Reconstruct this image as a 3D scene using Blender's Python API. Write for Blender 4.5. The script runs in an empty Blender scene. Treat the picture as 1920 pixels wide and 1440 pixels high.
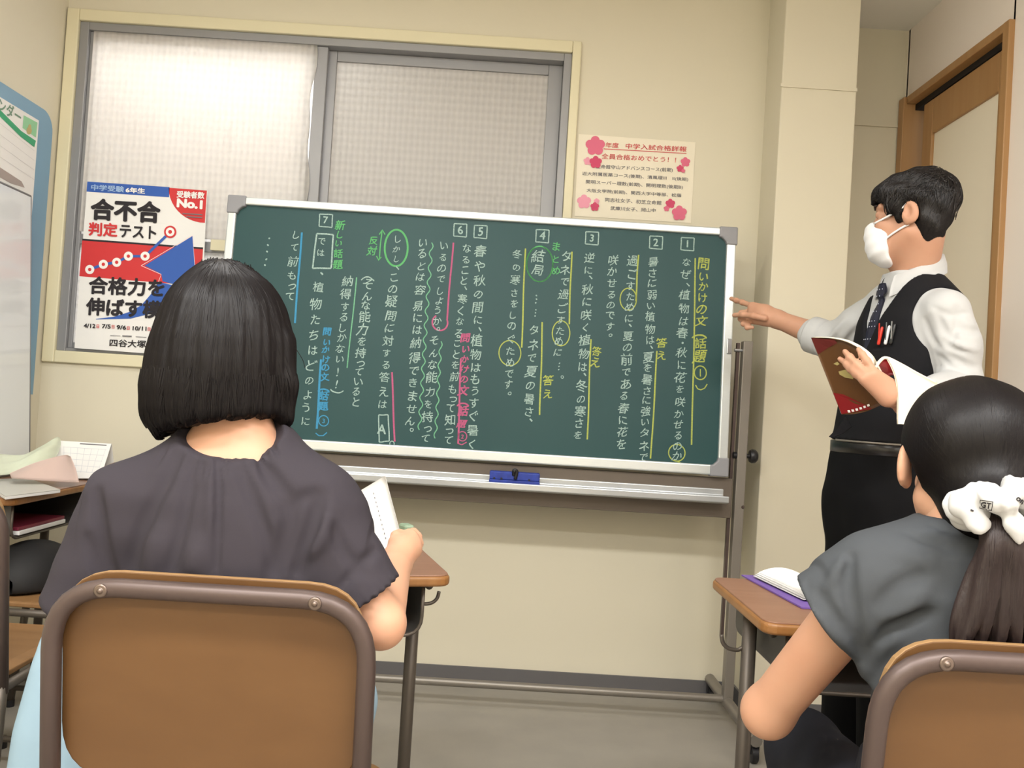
import bpy, bmesh, math, random
import numpy as np
from mathutils import Vector, Matrix
random.seed(7); RNG = np.random.default_rng(7)
scene = bpy.context.scene
COL = scene.collection
# ------------------------------------------------------------------ camera, world, lights, exposure
FPX, HC = 1600.0, 1.08                       # focal length in pixels of the 1920 px frame, camera height in metres
_y = np.array([-15.0, -35.0, -FPX]); _y /= np.linalg.norm(_y)
_x = np.array([1, -0.0625, 0.0]); _x -= _y * _x.dot(_y); _x /= np.linalg.norm(_x)
_z = np.cross(_x, _y)
RC = np.stack([_x, _y, _z])                  # camera axes -> world axes
CAMPOS = np.array([0, 0, HC])
cam = bpy.data.cameras.new('camera'); cam.sensor_width = 36.0; cam.lens = FPX / 1920 * 36
cam.clip_start = 0.02
camo = bpy.data.objects.new('camera', cam); COL.objects.link(camo)
M = np.eye(4); M[:3, :3] = RC; M[:3, 3] = CAMPOS
camo.matrix_world = Matrix(M.tolist())
scene.camera = camo
scene.view_settings.view_transform = 'Standard'; scene.view_settings.look = 'None'
scene.view_settings.gamma = 1.0; scene.view_settings.use_curve_mapping = False
scene.view_settings.exposure = 0.25
W = bpy.data.worlds.new('world'); scene.world = W; W.use_nodes = True
W.node_tree.nodes['Background'].inputs[0].default_value = (0.85, 0.92, 1.0, 1)
W.node_tree.nodes['Background'].inputs[1].default_value = 0.35

def area(name, loc, size, power, color, target):
    l = bpy.data.lights.new(name, 'AREA'); l.shape = 'RECTANGLE'; l.size, l.size_y = size
    l.energy = power; l.color = color
    o = bpy.data.objects.new(name, l); COL.objects.link(o); o.location = loc
    o.rotation_euler = (Vector(target) - Vector(loc)).to_track_quat('-Z', 'Y').to_euler()
    return o
WARM = (1.0, 0.99, 0.972)
for _x0, _y0, _w0 in ((-0.75, 1.85, 13), (-0.80, 0.10, 44), (0.80, 0.00, 40), (-0.90, -1.40, 42), (0.80, -1.50, 27)):
    area('ceiling_lamp', (_x0, _y0, 2.68), (1.2, 0.25), _w0, WARM, (_x0, _y0, 0))
area('daylight', (-1.20, 3.66, 2.62), (1.1, 0.5), 110, (1.0, 0.98, 0.95), (-1.2, 3.36, 2.2))

def at(px, py, Y):
    """World point at depth Y seen at that point of the 1920x1440 picture."""
    d = RC @ np.array([(px - 960) / FPX, -(py - 720) / FPX, -1.0])
    return CAMPOS + d * (Y / d[1])
def on_plane(px, py, o, n):
    d = RC @ np.array([(px - 960) / FPX, -(py - 720) / FPX, -1.0])
    return CAMPOS + d * (np.dot(np.asarray(o) - CAMPOS, n) / np.dot(d, n))
def atz(px, py, Z):
    return on_plane(px, py, (0, 0, Z), (0, 0, 1))
def V3(*a): return np.array(a, float)

# ------------------------------------------------------------------ materials
def mat(name, col, rough=0.6, metal=0.0, spec=0.5, noise=None, bump=None, sss=0.0, sheen=0.0, trans=0.0, coat=0.0, alpha=1.0):
    m = bpy.data.materials.new(name); m.use_nodes = True
    nt = m.node_tree; b = nt.nodes['Principled BSDF']
    b.inputs['Base Color'].default_value = (*col, 1); b.inputs['Roughness'].default_value = rough
    b.inputs['Metallic'].default_value = metal; b.inputs['Specular IOR Level'].default_value = spec
    if sheen: b.inputs['Sheen Weight'].default_value = sheen
    if sss:
        b.inputs['Subsurface Weight'].default_value = sss
        b.inputs['Subsurface Radius'].default_value = (0.012, 0.005, 0.003); b.inputs['Subsurface Scale'].default_value = 1.0
    if trans: b.inputs['Transmission Weight'].default_value = trans
    if coat: b.inputs['Coat Weight'].default_value = coat; b.inputs['Coat Roughness'].default_value = 0.1
    if alpha < 1: b.inputs['Alpha'].default_value = alpha
    tc = nt.nodes.new('ShaderNodeTexCoord')
    if noise:                                 # (colour 2, scale, (sx, sy, sz), contrast)
        c2, sc, st, con = noise
        mp = nt.nodes.new('ShaderNodeMapping'); mp.inputs['Scale'].default_value = st
        nz = nt.nodes.new('ShaderNodeTexNoise'); nz.inputs['Scale'].default_value = sc; nz.inputs['Detail'].default_value = 5
        rp = nt.nodes.new('ShaderNodeValToRGB')
        rp.color_ramp.elements[0].position = 0.5 - con; rp.color_ramp.elements[1].position = 0.5 + con
        rp.color_ramp.elements[0].color = (*col, 1); rp.color_ramp.elements[1].color = (*c2, 1)
        nt.links.new(tc.outputs['Object'], mp.inputs['Vector']); nt.links.new(mp.outputs[0], nz.inputs['Vector'])
        nt.links.new(nz.outputs['Fac'], rp.inputs[0]); nt.links.new(rp.outputs[0], b.inputs['Base Color'])
    if bump:                                  # (scale, (sx, sy, sz), strength, distance)
        sc, st, sg, di = bump
        mp = nt.nodes.new('ShaderNodeMapping'); mp.inputs['Scale'].default_value = st
        nz = nt.nodes.new('ShaderNodeTexNoise'); nz.inputs['Scale'].default_value = sc; nz.inputs['Detail'].default_value = 4
        bp = nt.nodes.new('ShaderNodeBump'); bp.inputs['Strength'].default_value = sg; bp.inputs['Distance'].default_value = di
        nt.links.new(tc.outputs['Object'], mp.inputs['Vector']); nt.links.new(mp.outputs[0], nz.inputs['Vector'])
        nt.links.new(nz.outputs['Fac'], bp.inputs['Height']); nt.links.new(bp.outputs[0], b.inputs['Normal'])
    return m
def srgb(r, g, b):
    f = lambda c: (c / 255) / 12.92 if c <= 10 else (((c / 255) + 0.055) / 1.055) ** 2.4
    return (f(r), f(g), f(b))
ONE = (1, 1, 1)
MT = dict(
    wall=mat('wall_paint', srgb(222, 215, 194), 0.75, noise=(srgb(217, 210, 189), 1.3, ONE, 0.3), bump=(90, ONE, 0.05, 0.002)),
    wall_pink=mat('wall_paint_pale', srgb(246, 236, 228), 0.8),
    ceil=mat('ceiling_board', srgb(242, 240, 234), 0.9),
    floor=mat('floor_vinyl', srgb(150, 145, 136), 0.5, noise=(srgb(160, 154, 144), 6, ONE, 0.25)),
    base=mat('baseboard_vinyl', srgb(98, 96, 97), 0.5),
    casing=mat('painted_wood', srgb(226, 218, 186), 0.5),
    alu=mat('aluminium_sash', srgb(150, 150, 152), 0.45, 0.3),
    alu_rail=mat('anodised_rail', srgb(214, 218, 218), 0.32, 0.55, noise=(srgb(205, 210, 210), 40, (1, 1, 30), 0.3)),
    alu_tray=mat('tray_aluminium', srgb(200, 203, 205), 0.3, 0.6),
    plastic_grey=mat('grey_plastic', srgb(138, 138, 142), 0.45),
    stand=mat('stand_steel', srgb(136, 130, 122), 0.4, 0.45),
    beam=mat('beam_steel_shaded', srgb(108, 98, 88), 0.5, 0.3),  # darker than the stand: shade under the tray is put into this colour
    black=mat('black_plastic', srgb(28, 27, 30), 0.4),
    board=mat('chalkboard_green', srgb(34, 68, 70), 0.45, spec=0.3, noise=(srgb(41, 76, 77), 2.2, (1, 1, 0.6), 0.28)),
    chalk_w=mat('chalk_white', srgb(182, 202, 197), 0.95, spec=0.1, noise=(srgb(128, 158, 150), 260, ONE, 0.2)),
    chalk_y=mat('chalk_yellow', srgb(184, 192, 96), 0.95, spec=0.1, noise=(srgb(150, 164, 92), 260, ONE, 0.2)),
    chalk_g=mat('chalk_green', srgb(104, 178, 116), 0.95, spec=0.1, noise=(srgb(92, 168, 108), 260, ONE, 0.2)),
    chalk_lg=mat('chalk_pale_green', srgb(130, 190, 150), 0.95, spec=0.1, noise=(srgb(100, 160, 128), 260, ONE, 0.2)),
    chalk_b=mat('chalk_blue', srgb(78, 150, 190), 0.95, spec=0.1, noise=(srgb(66, 138, 176), 260, ONE, 0.2)),
    chalk_p=mat('chalk_pink', srgb(192, 98, 136), 0.95, spec=0.1, noise=(srgb(168, 92, 122), 260, ONE, 0.2)),
    eraser_blue=mat('eraser_blue', srgb(36, 62, 160), 0.55, noise=(srgb(28, 46, 128), 60, ONE, 0.2)),
    paper=mat('paper_white', srgb(236, 235, 232), 0.7),
    paper_warm=mat('paper_cream', srgb(236, 228, 208), 0.75, bump=(30, (1, 1, 40), 0.08, 0.001)),
    ink=mat('ink_black', srgb(40, 36, 40), 0.8), ink_grey=mat('ink_grey', srgb(120, 118, 122), 0.8),
    ink_red=mat('ink_red', srgb(206, 50, 52), 0.6), ink_blue=mat('ink_blue', srgb(48, 92, 176), 0.6),
    ink_white=mat('ink_white', srgb(240, 238, 235), 0.6), ink_pinkw=mat('ink_pink_white', srgb(248, 218, 218), 0.6),
    ink_lightblue=mat('ink_pale_blue', srgb(160, 190, 228), 0.6),
    notice_red=mat('notice_red', srgb(205, 84, 88), 0.8), flower=mat('flower_pink', srgb(222, 112, 140), 0.8),
    flower_d=mat('flower_deep_pink', srgb(208, 78, 112), 0.8), flower_l=mat('flower_light_pink', srgb(236, 160, 180), 0.8),
    leaf_g=mat('print_green', srgb(70, 165, 120), 0.8),
    wood_back=mat('plywood_back', srgb(104, 73, 41), 0.45, noise=(srgb(94, 64, 34), 7, (1, 1, 2.2), 0.3)),
    wood_edge=mat('plywood_edge', srgb(146, 114, 76), 0.5),
    tube=mat('brown_steel_tube', srgb(84, 70, 66), 0.42, 0.35),
    tube_d=mat('dark_steel_tube', srgb(92, 84, 76), 0.45, 0.4),
    rivet=mat('rivet_steel', srgb(120, 106, 98), 0.35, 0.8),
    desk_top=mat('desk_laminate', srgb(144, 106, 84), 0.4, noise=(srgb(132, 95, 74), 5, (1.2, 9, 1), 0.25)),
    desk_edge=mat('desk_edging', srgb(158, 112, 64), 0.4, noise=(srgb(138, 92, 48), 10, (6, 2, 2), 0.3)),
    steel_box=mat('steel_tray', srgb(96, 94, 92), 0.5, 0.5),
    door_wood=mat('door_wood', srgb(182, 142, 96), 0.42, noise=(srgb(170, 128, 82), 6, (6, 6, 0.5), 0.3)),
    door_panel=mat('door_panel', srgb(250, 241, 222), 0.5),
    dark=mat('dark_gap', srgb(26, 20, 16), 0.8),
    skin=mat('skin', srgb(206, 160, 132), 0.5, spec=0.35, sss=0.12, noise=(srgb(200, 150, 122), 9, ONE, 0.3)),
    skin_m=mat('skin_teacher', srgb(197, 152, 126), 0.5, spec=0.35, sss=0.1, noise=(srgb(186, 138, 112), 12, ONE, 0.3)),
    hair=mat('black_hair', srgb(20, 16, 17), 0.42, spec=0.25, bump=(60, (5, 5, 0.3), 0.12, 0.002)),
    hair_p=mat('ponytail_hair', srgb(52, 41, 40), 0.42, spec=0.45, bump=(70, (6, 6, 0.35), 0.25, 0.002)),
    hair_m=mat('short_black_hair', srgb(22, 17, 17), 0.42, spec=0.45, bump=(80, (2, 2, 1), 0.5, 0.003)),
    blouse=mat('charcoal_cotton', srgb(58, 54, 60), 0.9, spec=0.15, bump=(420, ONE, 0.12, 0.001)),
    tee=mat('grey_cotton', srgb(72, 75, 79), 0.9, spec=0.15, bump=(420, ONE, 0.12, 0.001)),
    jeans=mat('pale_blue_denim', srgb(158, 186, 206), 0.85, spec=0.2),
    navy=mat('dark_trousers', srgb(34, 35, 42), 0.85, spec=0.2),
    shirt=mat('white_shirt', srgb(190, 191, 192), 0.8, spec=0.25),
    vest=mat('black_waistcoat', srgb(25, 25, 28), 0.8, spec=0.15),
    trousers=mat('black_trousers', srgb(17, 17, 19), 0.85, spec=0.12),
    tie=mat('navy_tie', srgb(32, 34, 52), 0.5, spec=0.4),
    tie_dot=mat('tie_dot', srgb(190, 195, 210), 0.5),
    mask=mat('mask_white', srgb(236, 236, 238), 0.8),
    eye_w=mat('eye_white', srgb(230, 226, 220), 0.3), eye_d=mat('eye_dark', srgb(40, 28, 24), 0.2),
    brow=mat('brow_hair', srgb(56, 40, 34), 0.8), lip=mat('lip', srgb(176, 100, 90), 0.5),
    book_brown=mat('cover_brown', srgb(84, 52, 28), 0.35, noise=(srgb(98, 66, 32), 6, ONE, 0.3)),
    book_red=mat('cover_red', srgb(128, 20, 26), 0.35), book_maroon=mat('cover_maroon', srgb(96, 30, 28), 0.35),
    book_olive=mat('cover_cream_blot', srgb(176, 162, 104), 0.4),
    scrunchie=mat('scrunchie_cotton', srgb(196, 196, 196), 0.8),
    pen_red=mat('pen_red', srgb(212, 60, 46), 0.3), pen_white=mat('pen_white', srgb(235, 235, 235), 0.3),
    pen_black=mat('pen_black', srgb(30, 32, 34), 0.3), chrome=mat('chrome', srgb(190, 192, 196), 0.2, 0.9),
    panel_blue=mat('blue_board', srgb(126, 164, 190), 0.5),
    whiteboard=mat('whiteboard_enamel', srgb(226, 230, 232), 0.12, spec=0.6),
    film_green=mat('green_film', srgb(232, 240, 216), 0.4, alpha=0.6), film_pink=mat('pink_film', srgb(214, 188, 178), 0.35, alpha=0.85),
    purple=mat('purple_sheet', srgb(112, 84, 160), 0.5), crimson=mat('crimson_file', srgb(120, 36, 56), 0.5),
    card=mat('cardboard', srgb(112, 86, 58), 0.8), bag=mat('black_nylon', srgb(20, 19, 20), 0.7),
    seat=mat('seat_plywood', srgb(150, 112, 72), 0.5, noise=(srgb(132, 96, 58), 6, (1, 6, 1), 0.3)),
    shoe=mat('shoe_white', srgb(200, 200, 198), 0.6), shoe_b=mat('shoe_black', srgb(24, 22, 22), 0.3),
    mint=mat('mint_case', srgb(138, 160, 136), 0.5),
)

# ------------------------------------------------------------------ objects, things, parts
def tag(o, label=None, cat=None, group=None, kind=None):
    if label: o['label'] = label
    if cat: o['category'] = cat
    if group: o['group'] = group
    if kind: o['kind'] = kind
    return o
def thing(name, label, cat, loc=(0, 0, 0), rz=0.0, group=None):
    o = bpy.data.objects.new(name, None); COL.objects.link(o); o.empty_display_size = 0.1
    o.location = loc; o.rotation_euler = (0, 0, rz)
    return tag(o, label, cat, group)
def world_of(o):
    m = Matrix.Identity(4)
    while o is not None:
        m = o.matrix_basis @ m; o = o.parent
    return m
def mesh_obj(name, v, f, mats, parent=None, world=True, smooth=False, mi=None, kind=None):
    """One mesh object; v in world coordinates unless world is False (then in the parent's own)."""
    v = np.asarray(v, np.float64).reshape(-1, 3)
    if parent is not None and world:
        inv = np.array(world_of(parent).inverted()); v = v @ inv[:3, :3].T + inv[:3, 3]
    me = bpy.data.meshes.new(name)
    if isinstance(f, np.ndarray) and f.ndim == 2:
        n, k = f.shape
        me.vertices.add(len(v)); me.vertices.foreach_set('co', v.astype(np.float32).ravel())
        me.loops.add(n * k); me.loops.foreach_set('vertex_index', f.astype(np.int32).ravel())
        me.polygons.add(n); me.polygons.foreach_set('loop_start', np.arange(0, n * k, k, dtype=np.int32))
        me.update(calc_edges=True); me.validate()
    else:
        me.from_pydata(v.tolist(), [], f); me.update()
    for m in (mats if isinstance(mats, (list, tuple)) else [mats]): me.materials.append(m)
    if mi is not None: me.polygons.foreach_set('material_index', np.asarray(mi, np.int32))
    if smooth: me.polygons.foreach_set('use_smooth', np.ones(len(me.polygons), bool))
    o = bpy.data.objects.new(name, me); COL.objects.link(o)
    if parent is not None: o.parent = parent
    if kind: o['kind'] = kind
    return o
def copy_tree(o, parent=None):
    c = o.copy(); COL.objects.link(c); c.parent = parent
    for ch in [k for k in list(bpy.data.objects) if k.parent == o]: copy_tree(ch, c)
    return c
def smooth_path(pts, n=8):
    """Catmull-Rom through pts."""
    p = np.asarray(pts, float); p = np.vstack([2 * p[0] - p[1], p, 2 * p[-1] - p[-2]]); out = []
    for i in range(1, len(p) - 2):
        for t in np.linspace(0, 1, n, endpoint=False):
            a, b, c, d = p[i - 1], p[i], p[i + 1], p[i + 2]
            out.append(0.5 * (2 * b + (c - a) * t + (2 * a - 5 * b + 4 * c - d) * t * t + (3 * b - a - 3 * c + d) * t ** 3))
    out.append(p[-2]); return np.array(out)
def fillet(pts, r, n=6):
    """Polyline with its inner corners rounded to radius r."""
    p = [np.asarray(q, float) for q in pts]; out = [p[0]]
    for i in range(1, len(p) - 1):
        a, b, c = p[i - 1], p[i], p[i + 1]
        u = (a - b) / np.linalg.norm(a - b); w = (c - b) / np.linalg.norm(c - b)
        rr = min(r, 0.49 * np.linalg.norm(a - b), 0.49 * np.linalg.norm(c - b))
        s, e = b + u * rr, b + w * rr
        for t in np.linspace(0, 1, n): out.append((1 - t) ** 2 * s + 2 * t * (1 - t) * b + t * t * e)
    out.append(p[-1]); return np.array(out)
class MB:
    """Collects shapes, then links them as ONE mesh object."""
    def __init__(s): s.v, s.f, s.m = [], [], []; s.n = 0; s.cur = 0
    def add(s, v, f):
        v = np.asarray(v, float).reshape(-1, 3)
        s.v.append(v); s.f += [[i + s.n for i in q] for q in f]; s.m += [s.cur] * len(f); s.n += len(v); return s
    def box(s, c, d, R=None):
        d = np.asarray(d, float) / 2
        v = np.array([[x, y, z] for x in (-1, 1) for y in (-1, 1) for z in (-1, 1)]) * d
        if R is not None: v = v @ np.asarray(R).T
        return s.add(v + np.asarray(c, float), [[0, 1, 3, 2], [4, 6, 7, 5], [0, 4, 5, 1], [2, 3, 7, 6], [0, 2, 6, 4], [1, 5, 7, 3]])
    def span(s, lo, hi): return s.box((np.asarray(lo, float) + np.asarray(hi, float)) / 2, np.asarray(hi, float) - np.asarray(lo, float))
    def tube(s, pts, r, n=12, cap=True, flat=1.0, up=None):
        p = np.asarray(pts, float); k = len(p); r = np.broadcast_to(np.asarray(r, float), (k,))
        t = np.gradient(p, axis=0); t /= np.linalg.norm(t, axis=1)[:, None] + 1e-12
        u = np.array(up, float) if up is not None else (np.array([0, 0, 1.0]) if abs(t[0][2]) < 0.9 else np.array([1.0, 0, 0]))
        vs = []; ang = np.linspace(0, 2 * math.pi, n, endpoint=False)
        for i in range(k):
            u = u - t[i] * u.dot(t[i]); u /= np.linalg.norm(u) + 1e-12; w = np.cross(t[i], u)
            vs.append(p[i] + r[i] * (np.cos(ang)[:, None] * u * flat + np.sin(ang)[:, None] * w))
        f = [[i * n + j, i * n + (j + 1) % n, (i + 1) * n + (j + 1) % n, (i + 1) * n + j] for i in range(k - 1) for j in range(n)]
        if cap: f += [list(range(n))[::-1], [(k - 1) * n + j for j in range(n)]]
        return s.add(np.vstack(vs), f)
    def cyl(s, a, b, r, n=20): return s.tube([a, b], r, n)
    def lathe(s, c, ax, prof, n=24):
        """prof: (distance along ax, radius)"""
        ax = np.asarray(ax, float); ax /= np.linalg.norm(ax)
        u = np.cross(ax, [0, 0, 1.0] if abs(ax[2]) < 0.9 else [1.0, 0, 0]); u /= np.linalg.norm(u); w = np.cross(ax, u)
        ang = np.linspace(0, 2 * math.pi, n, endpoint=False); vs = []
        for h, r in prof: vs.append(np.asarray(c) + ax * h + r * (np.cos(ang)[:, None] * u + np.sin(ang)[:, None] * w))
        k = len(prof)
        f = [[i * n + j, i * n + (j + 1) % n, (i + 1) * n + (j + 1) % n, (i + 1) * n + j] for i in range(k - 1) for j in range(n)]
        f += [list(range(n))[::-1], [(k - 1) * n + j for j in range(n)]]
        return s.add(np.vstack(vs), f)
    def prism(s, poly, d):
        """poly: planar 3D outline, d: extrusion vector"""
        p = np.asarray(poly, float); n = len(p)
        return s.add(np.vstack([p, p + np.asarray(d, float)]), [list(range(n))[::-1], list(range(n, 2 * n))] + [[i, (i + 1) % n, n + (i + 1) % n, n + i] for i in range(n)])
    def face(s, poly): return s.add(poly, [list(range(len(poly)))])
    def grid(s, P):
        a, b = P.shape[:2]
        return s.add(P.reshape(-1, 3), [[i * b + j, i * b + j + 1, (i + 1) * b + j + 1, (i + 1) * b + j] for i in range(a - 1) for j in range(b - 1)])
    def sheet(s, P, th):
        """A curved sheet of thickness th from a grid of points."""
        du, dv = np.gradient(P, axis=0), np.gradient(P, axis=1); n = np.cross(du, dv); n /= np.linalg.norm(n, axis=2)[..., None] + 1e-12
        a, b = P.shape[:2]; Q = P + n * th; N = a * b
        f = []
        for i in range(a - 1):
            for j in range(b - 1):
                q = [i * b + j, i * b + j + 1, (i + 1) * b + j + 1, (i + 1) * b + j]; f += [q[::-1], [k + N for k in q]]
        rim = [i * b for i in range(a)] + [(a - 1) * b + j for j in range(1, b)] + [i * b + b - 1 for i in range(a - 2, -1, -1)] + [j for j in range(b - 2, 0, -1)]
        for i in range(len(rim)):
            p, q = rim[i], rim[(i + 1) % len(rim)]; f.append([p, q, q + N, p + N])
        return s.add(np.vstack([P.reshape(-1, 3), Q.reshape(-1, 3)]), f)
    def build(s, name, mats, parent=None, world=True, smooth=False, bevel=0.0, seg=2, kind=None, auto=None):
        o = mesh_obj(name, np.vstack(s.v), s.f, mats, parent, world, smooth or auto is not None, s.m if isinstance(mats, (list, tuple)) else None, kind)
        if bevel:
            b = o.modifiers.new('bevel', 'BEVEL'); b.width = bevel; b.segments = seg; b.limit_method = 'ANGLE'; b.angle_limit = math.radians(40)
        if auto is not None:
            o.data.set_sharp_from_angle(angle=math.radians(auto))
        return o
def rotz(a): c, s = math.cos(a), math.sin(a); return np.array([[c, -s, 0], [s, c, 0], [0, 0, 1.0]])
def rotx(a): c, s = math.cos(a), math.sin(a); return np.array([[1, 0, 0], [0, c, -s], [0, s, c]])
def roty(a): c, s = math.cos(a), math.sin(a); return np.array([[c, 0, s], [0, 1, 0], [-s, 0, c]])

# ------------------------------------------------------------------ lettering
_gl = {}
def glyphs(body, bold=0.0):
    key = (body, bold)
    if key not in _gl:
        c = bpy.data.curves.new('lettering', 'FONT'); c.body = body; c.size = 1.0; c.resolution_u = 3
        o = bpy.data.objects.new('lettering', c); COL.objects.link(o)
        me = bpy.data.meshes.new_from_object(o.evaluated_get(bpy.context.evaluated_depsgraph_get()))
        v = np.array([q.co[:2] for q in me.vertices]).reshape(-1, 2); f = [list(p.vertices) for p in me.polygons]
        if bold:                                # thicker strokes: the same shape laid a stroke's edge to each side
            sh = [(0, 0)] + [(bold * math.cos(a), bold * math.sin(a)) for a in np.arange(8 if bold > .02 else 4) * (2 * math.pi / (8 if bold > .02 else 4)) + .4]
            n = len(v); f = [[i + n * k for i in p] for k in range(len(sh)) for p in f]; v = np.vstack([v + np.array(d) for d in sh])
        bpy.data.objects.remove(o); bpy.data.curves.remove(c); bpy.data.meshes.remove(me)
        _gl[key] = (v, f)
    return _gl[key]
def layer_lift(body, bold):
    """Each laid-over copy of a thickened letter lies a hair above the last."""
    n = len(glyphs(body, bold)[0]); k = (9 if bold > .02 else 5) if bold else 1
    return (np.arange(n) // max(n // k, 1)).clip(0, k - 1)[:, None] * 4e-5
class Plane:
    """A flat surface to write on: points of the picture are cast onto it."""
    def __init__(s, o, n, lift=0.0008):
        s.o = np.asarray(o, float); s.n = np.asarray(n, float) / np.linalg.norm(n); s.lift = lift
    def p(s, px, py, up=1.0): return on_plane(px, py, s.o, s.n) + s.n * s.lift * up
    def text(s, mb, body, BL, BR, TL, bold=0.0, up=1.0):
        """Fits the lettering's own box to bottom-left, bottom-right, top-left."""
        v, f = glyphs(body, bold); lo, hi = v.min(0), v.max(0); q = (v - lo) / (hi - lo)
        a, b, c = s.p(*BL, up), s.p(*BR, up), s.p(*TL, up)
        mb.add(a + q[:, :1] * (b - a) + q[:, 1:] * (c - a) + s.n * layer_lift(body, bold), f)
    def line(s, mb, pts, w, up=1.0, closed=False):
        """A drawn stroke of width w metres."""
        P = np.array([s.p(*q, up) for q in pts]); n = len(P)
        t = (np.roll(P, -1, 0) - np.roll(P, 1, 0)) if closed else np.gradient(P, axis=0)
        t /= np.linalg.norm(t, axis=1)[:, None] + 1e-12; d = np.cross(s.n, t) * w / 2
        w_ = 1 if closed else 0
        mb.add(np.vstack([P + d, P - d]), [[i, (i + 1) % n, n + (i + 1) % n, n + i] for i in range(n - 1 + w_)])
    def poly(s, mb, pts, up=1.0): mb.face([s.p(*q, up) for q in pts])
    def disc(s, mb, c, rx, ry=None, up=1.0, n=24, rin=0.0, a0=0, a1=2 * math.pi):
        ry = ry or rx; A = np.linspace(a0, a1, n + 1)
        o = [(c[0] + rx * math.cos(a), c[1] + ry * math.sin(a)) for a in A]
        if rin:
            i = [(c[0] + (rx - rin) * math.cos(a), c[1] + (ry - rin) * math.sin(a)) for a in A]
            for k in range(n): s.poly(mb, [o[k], o[k + 1], i[k + 1], i[k]], up)
        else: s.poly(mb, o[:-1] if a1 - a0 > 6.2 else o + [c], up)
# ------------------------------------------------------------------ the room
YW, XL, XR, ZC = 3.30, -1.785, 1.606, 2.75
def rect_frame(mb, x0, x1, z0, z1, wl, wr, wb_, wt, y0, y1):
    """Two full-height stiles with rails fitted between them."""
    e = .0004
    mb.span((x0, y0, z0), (x0 + wl, y1, z1)).span((x1 - wr, y0, z0), (x1, y1, z1))
    mb.span((x0 + wl + e, y0 + e, z0), (x1 - wr - e, y1 - e, z0 + wb_)).span((x0 + wl + e, y0 + e, z1 - wt), (x1 - wr - e, y1 - e, z1))
def struct(name, mb, m, bevel=0.0, **k): return mb.build(name, m, bevel=bevel, kind='structure', **k)
struct('floor', MB().span((XL - .1, -2.3, -.1), (XR + .1, 3.7, 0)), MT['floor'])
struct('ceiling', MB().span((XL - .1, -2.3, ZC), (XR + .1, 3.7, ZC + .1)), MT['ceil'])
struct('wall_left', MB().span((XL - .1, -2.3, 0), (XL, 3.42, ZC)), MT['wall'])
struct('wall_front', MB().span((XL - .1, -2.4, 0), (XR + .1, -2.3, ZC)), MT['wall'])
WX0, WX1, WZ0, WZ1 = -1.78, 0.215, 1.128, 2.50          # window opening with its casing
mb = MB().span((XL, YW, 0), (0.95, YW + .12, WZ0)).span((XL, YW, WZ1), (0.95, YW + .12, ZC)).span((WX1, YW, WZ0), (0.95, YW + .12, WZ1))
struct('wall_back', mb, MT['wall'])
struct('wall_pillar', MB().span((0.945, 3.10, 0), (1.222, 3.62, ZC)), MT['wall'], bevel=.004)
struct('wall_recess', MB().span((1.20, 3.55, 0), (XR + .1, 3.65, ZC)), MT['wall'])
def ydoor(px, py): return on_plane(px, py, (XR, 0, 0), (1, 0, 0))[1]
DY0, DY1 = ydoor(1881, 500), ydoor(1693, 300)             # near and far outer edges of the door frame
DZ = on_plane(1702, 187, (XR, 0, 0), (1, 0, 0))[2]        # top of the door frame
mb = MB().span((XR, -2.3, 0), (XR + .1, DY0 + .01, ZC)).span((XR, DY0, DZ - .01), (XR + .1, DY1, ZC)).span((XR, DY1 - .01, 0), (XR + .1, 3.65, ZC))
struct('wall_right', mb, MT['wall_pink'])
struct('baseboard_back', MB().span((XL, YW - .008, 0), (0.945, YW, .062)), MT['base'])
struct('baseboard_left', MB().span((XL, -2.3, 0), (XL + .008, YW, .062)), MT['base'])
struct('baseboard_pillar', MB().span((0.937, 3.092, 0), (1.23, 3.10, .062)).span((.937, 3.10, 0), (.945, 3.292, .062)), MT['base'])
struct('baseboard_recess', MB().span((1.222, 3.542, 0), (XR, 3.55, .062)), MT['base'])
struct('baseboard_right', MB().span((XR - .008, -2.3, 0), (XR, DY0, .062)), MT['base'])
struct('trim_1', MB().span((1.222, 3.54, 2.335), (XR - .001, 3.55, 2.347)).span((.94, 3.094, 2.3), (1.222, 3.10, 2.312)), MT['wall'])

# sliding door in its wooden frame on the right wall
door = tag(bpy.data.objects.new('door_1', None), kind='structure'); COL.objects.link(door); door.location = (XR, DY0, 0)
ya, yb = ydoor(1869, 500), ydoor(1718, 300)
mb = MB().span((XR - .02, DY0, 0), (XR + .1, ya, DZ)).span((XR - .03, DY1 - .045, 0), (XR + .1, DY1, DZ)).span((XR - .019, ya + .0005, DZ - .03), (XR + .1, DY1 - .0455, DZ))
mb.build('door_frame', MT['door_wood'], door, bevel=.003)
lt = on_plane(1722, 208, (XR + .03, 0, 0), (1, 0, 0))[2]
mb = MB(); st = .095
x0, x1 = XR + .02, XR + .055
mb.span((x0, ya + .001, 0.01), (x1, ya + .08, lt)).span((x0, yb - .075, 0.01), (x1, yb, lt)).span((x0 + .0004, ya + .0804, lt - .14), (x1, yb - .0754, lt)).span((x0 + .0004, ya + .0804, .01), (x1, yb - .0754, .16))
leaf = mb.build('door_leaf', MT['door_wood'], door, bevel=.004)
MB().span((x0 + .012, ya + .07, .15), (x1 - .006, yb - .065, lt - .13)).build('door_panel', MT['door_panel'], leaf)
MB().span((XR + .02, ya, lt + .004), (XR + .08, DY1 - .045, DZ - .03)).build('track_gap', MT['dark'], door)
MB().span((x0 - .004, ya + .025, .95), (x0 + .004, ya + .05, 1.12)).build('door_pull', MT['dark'], leaf, bevel=.002)

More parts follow.
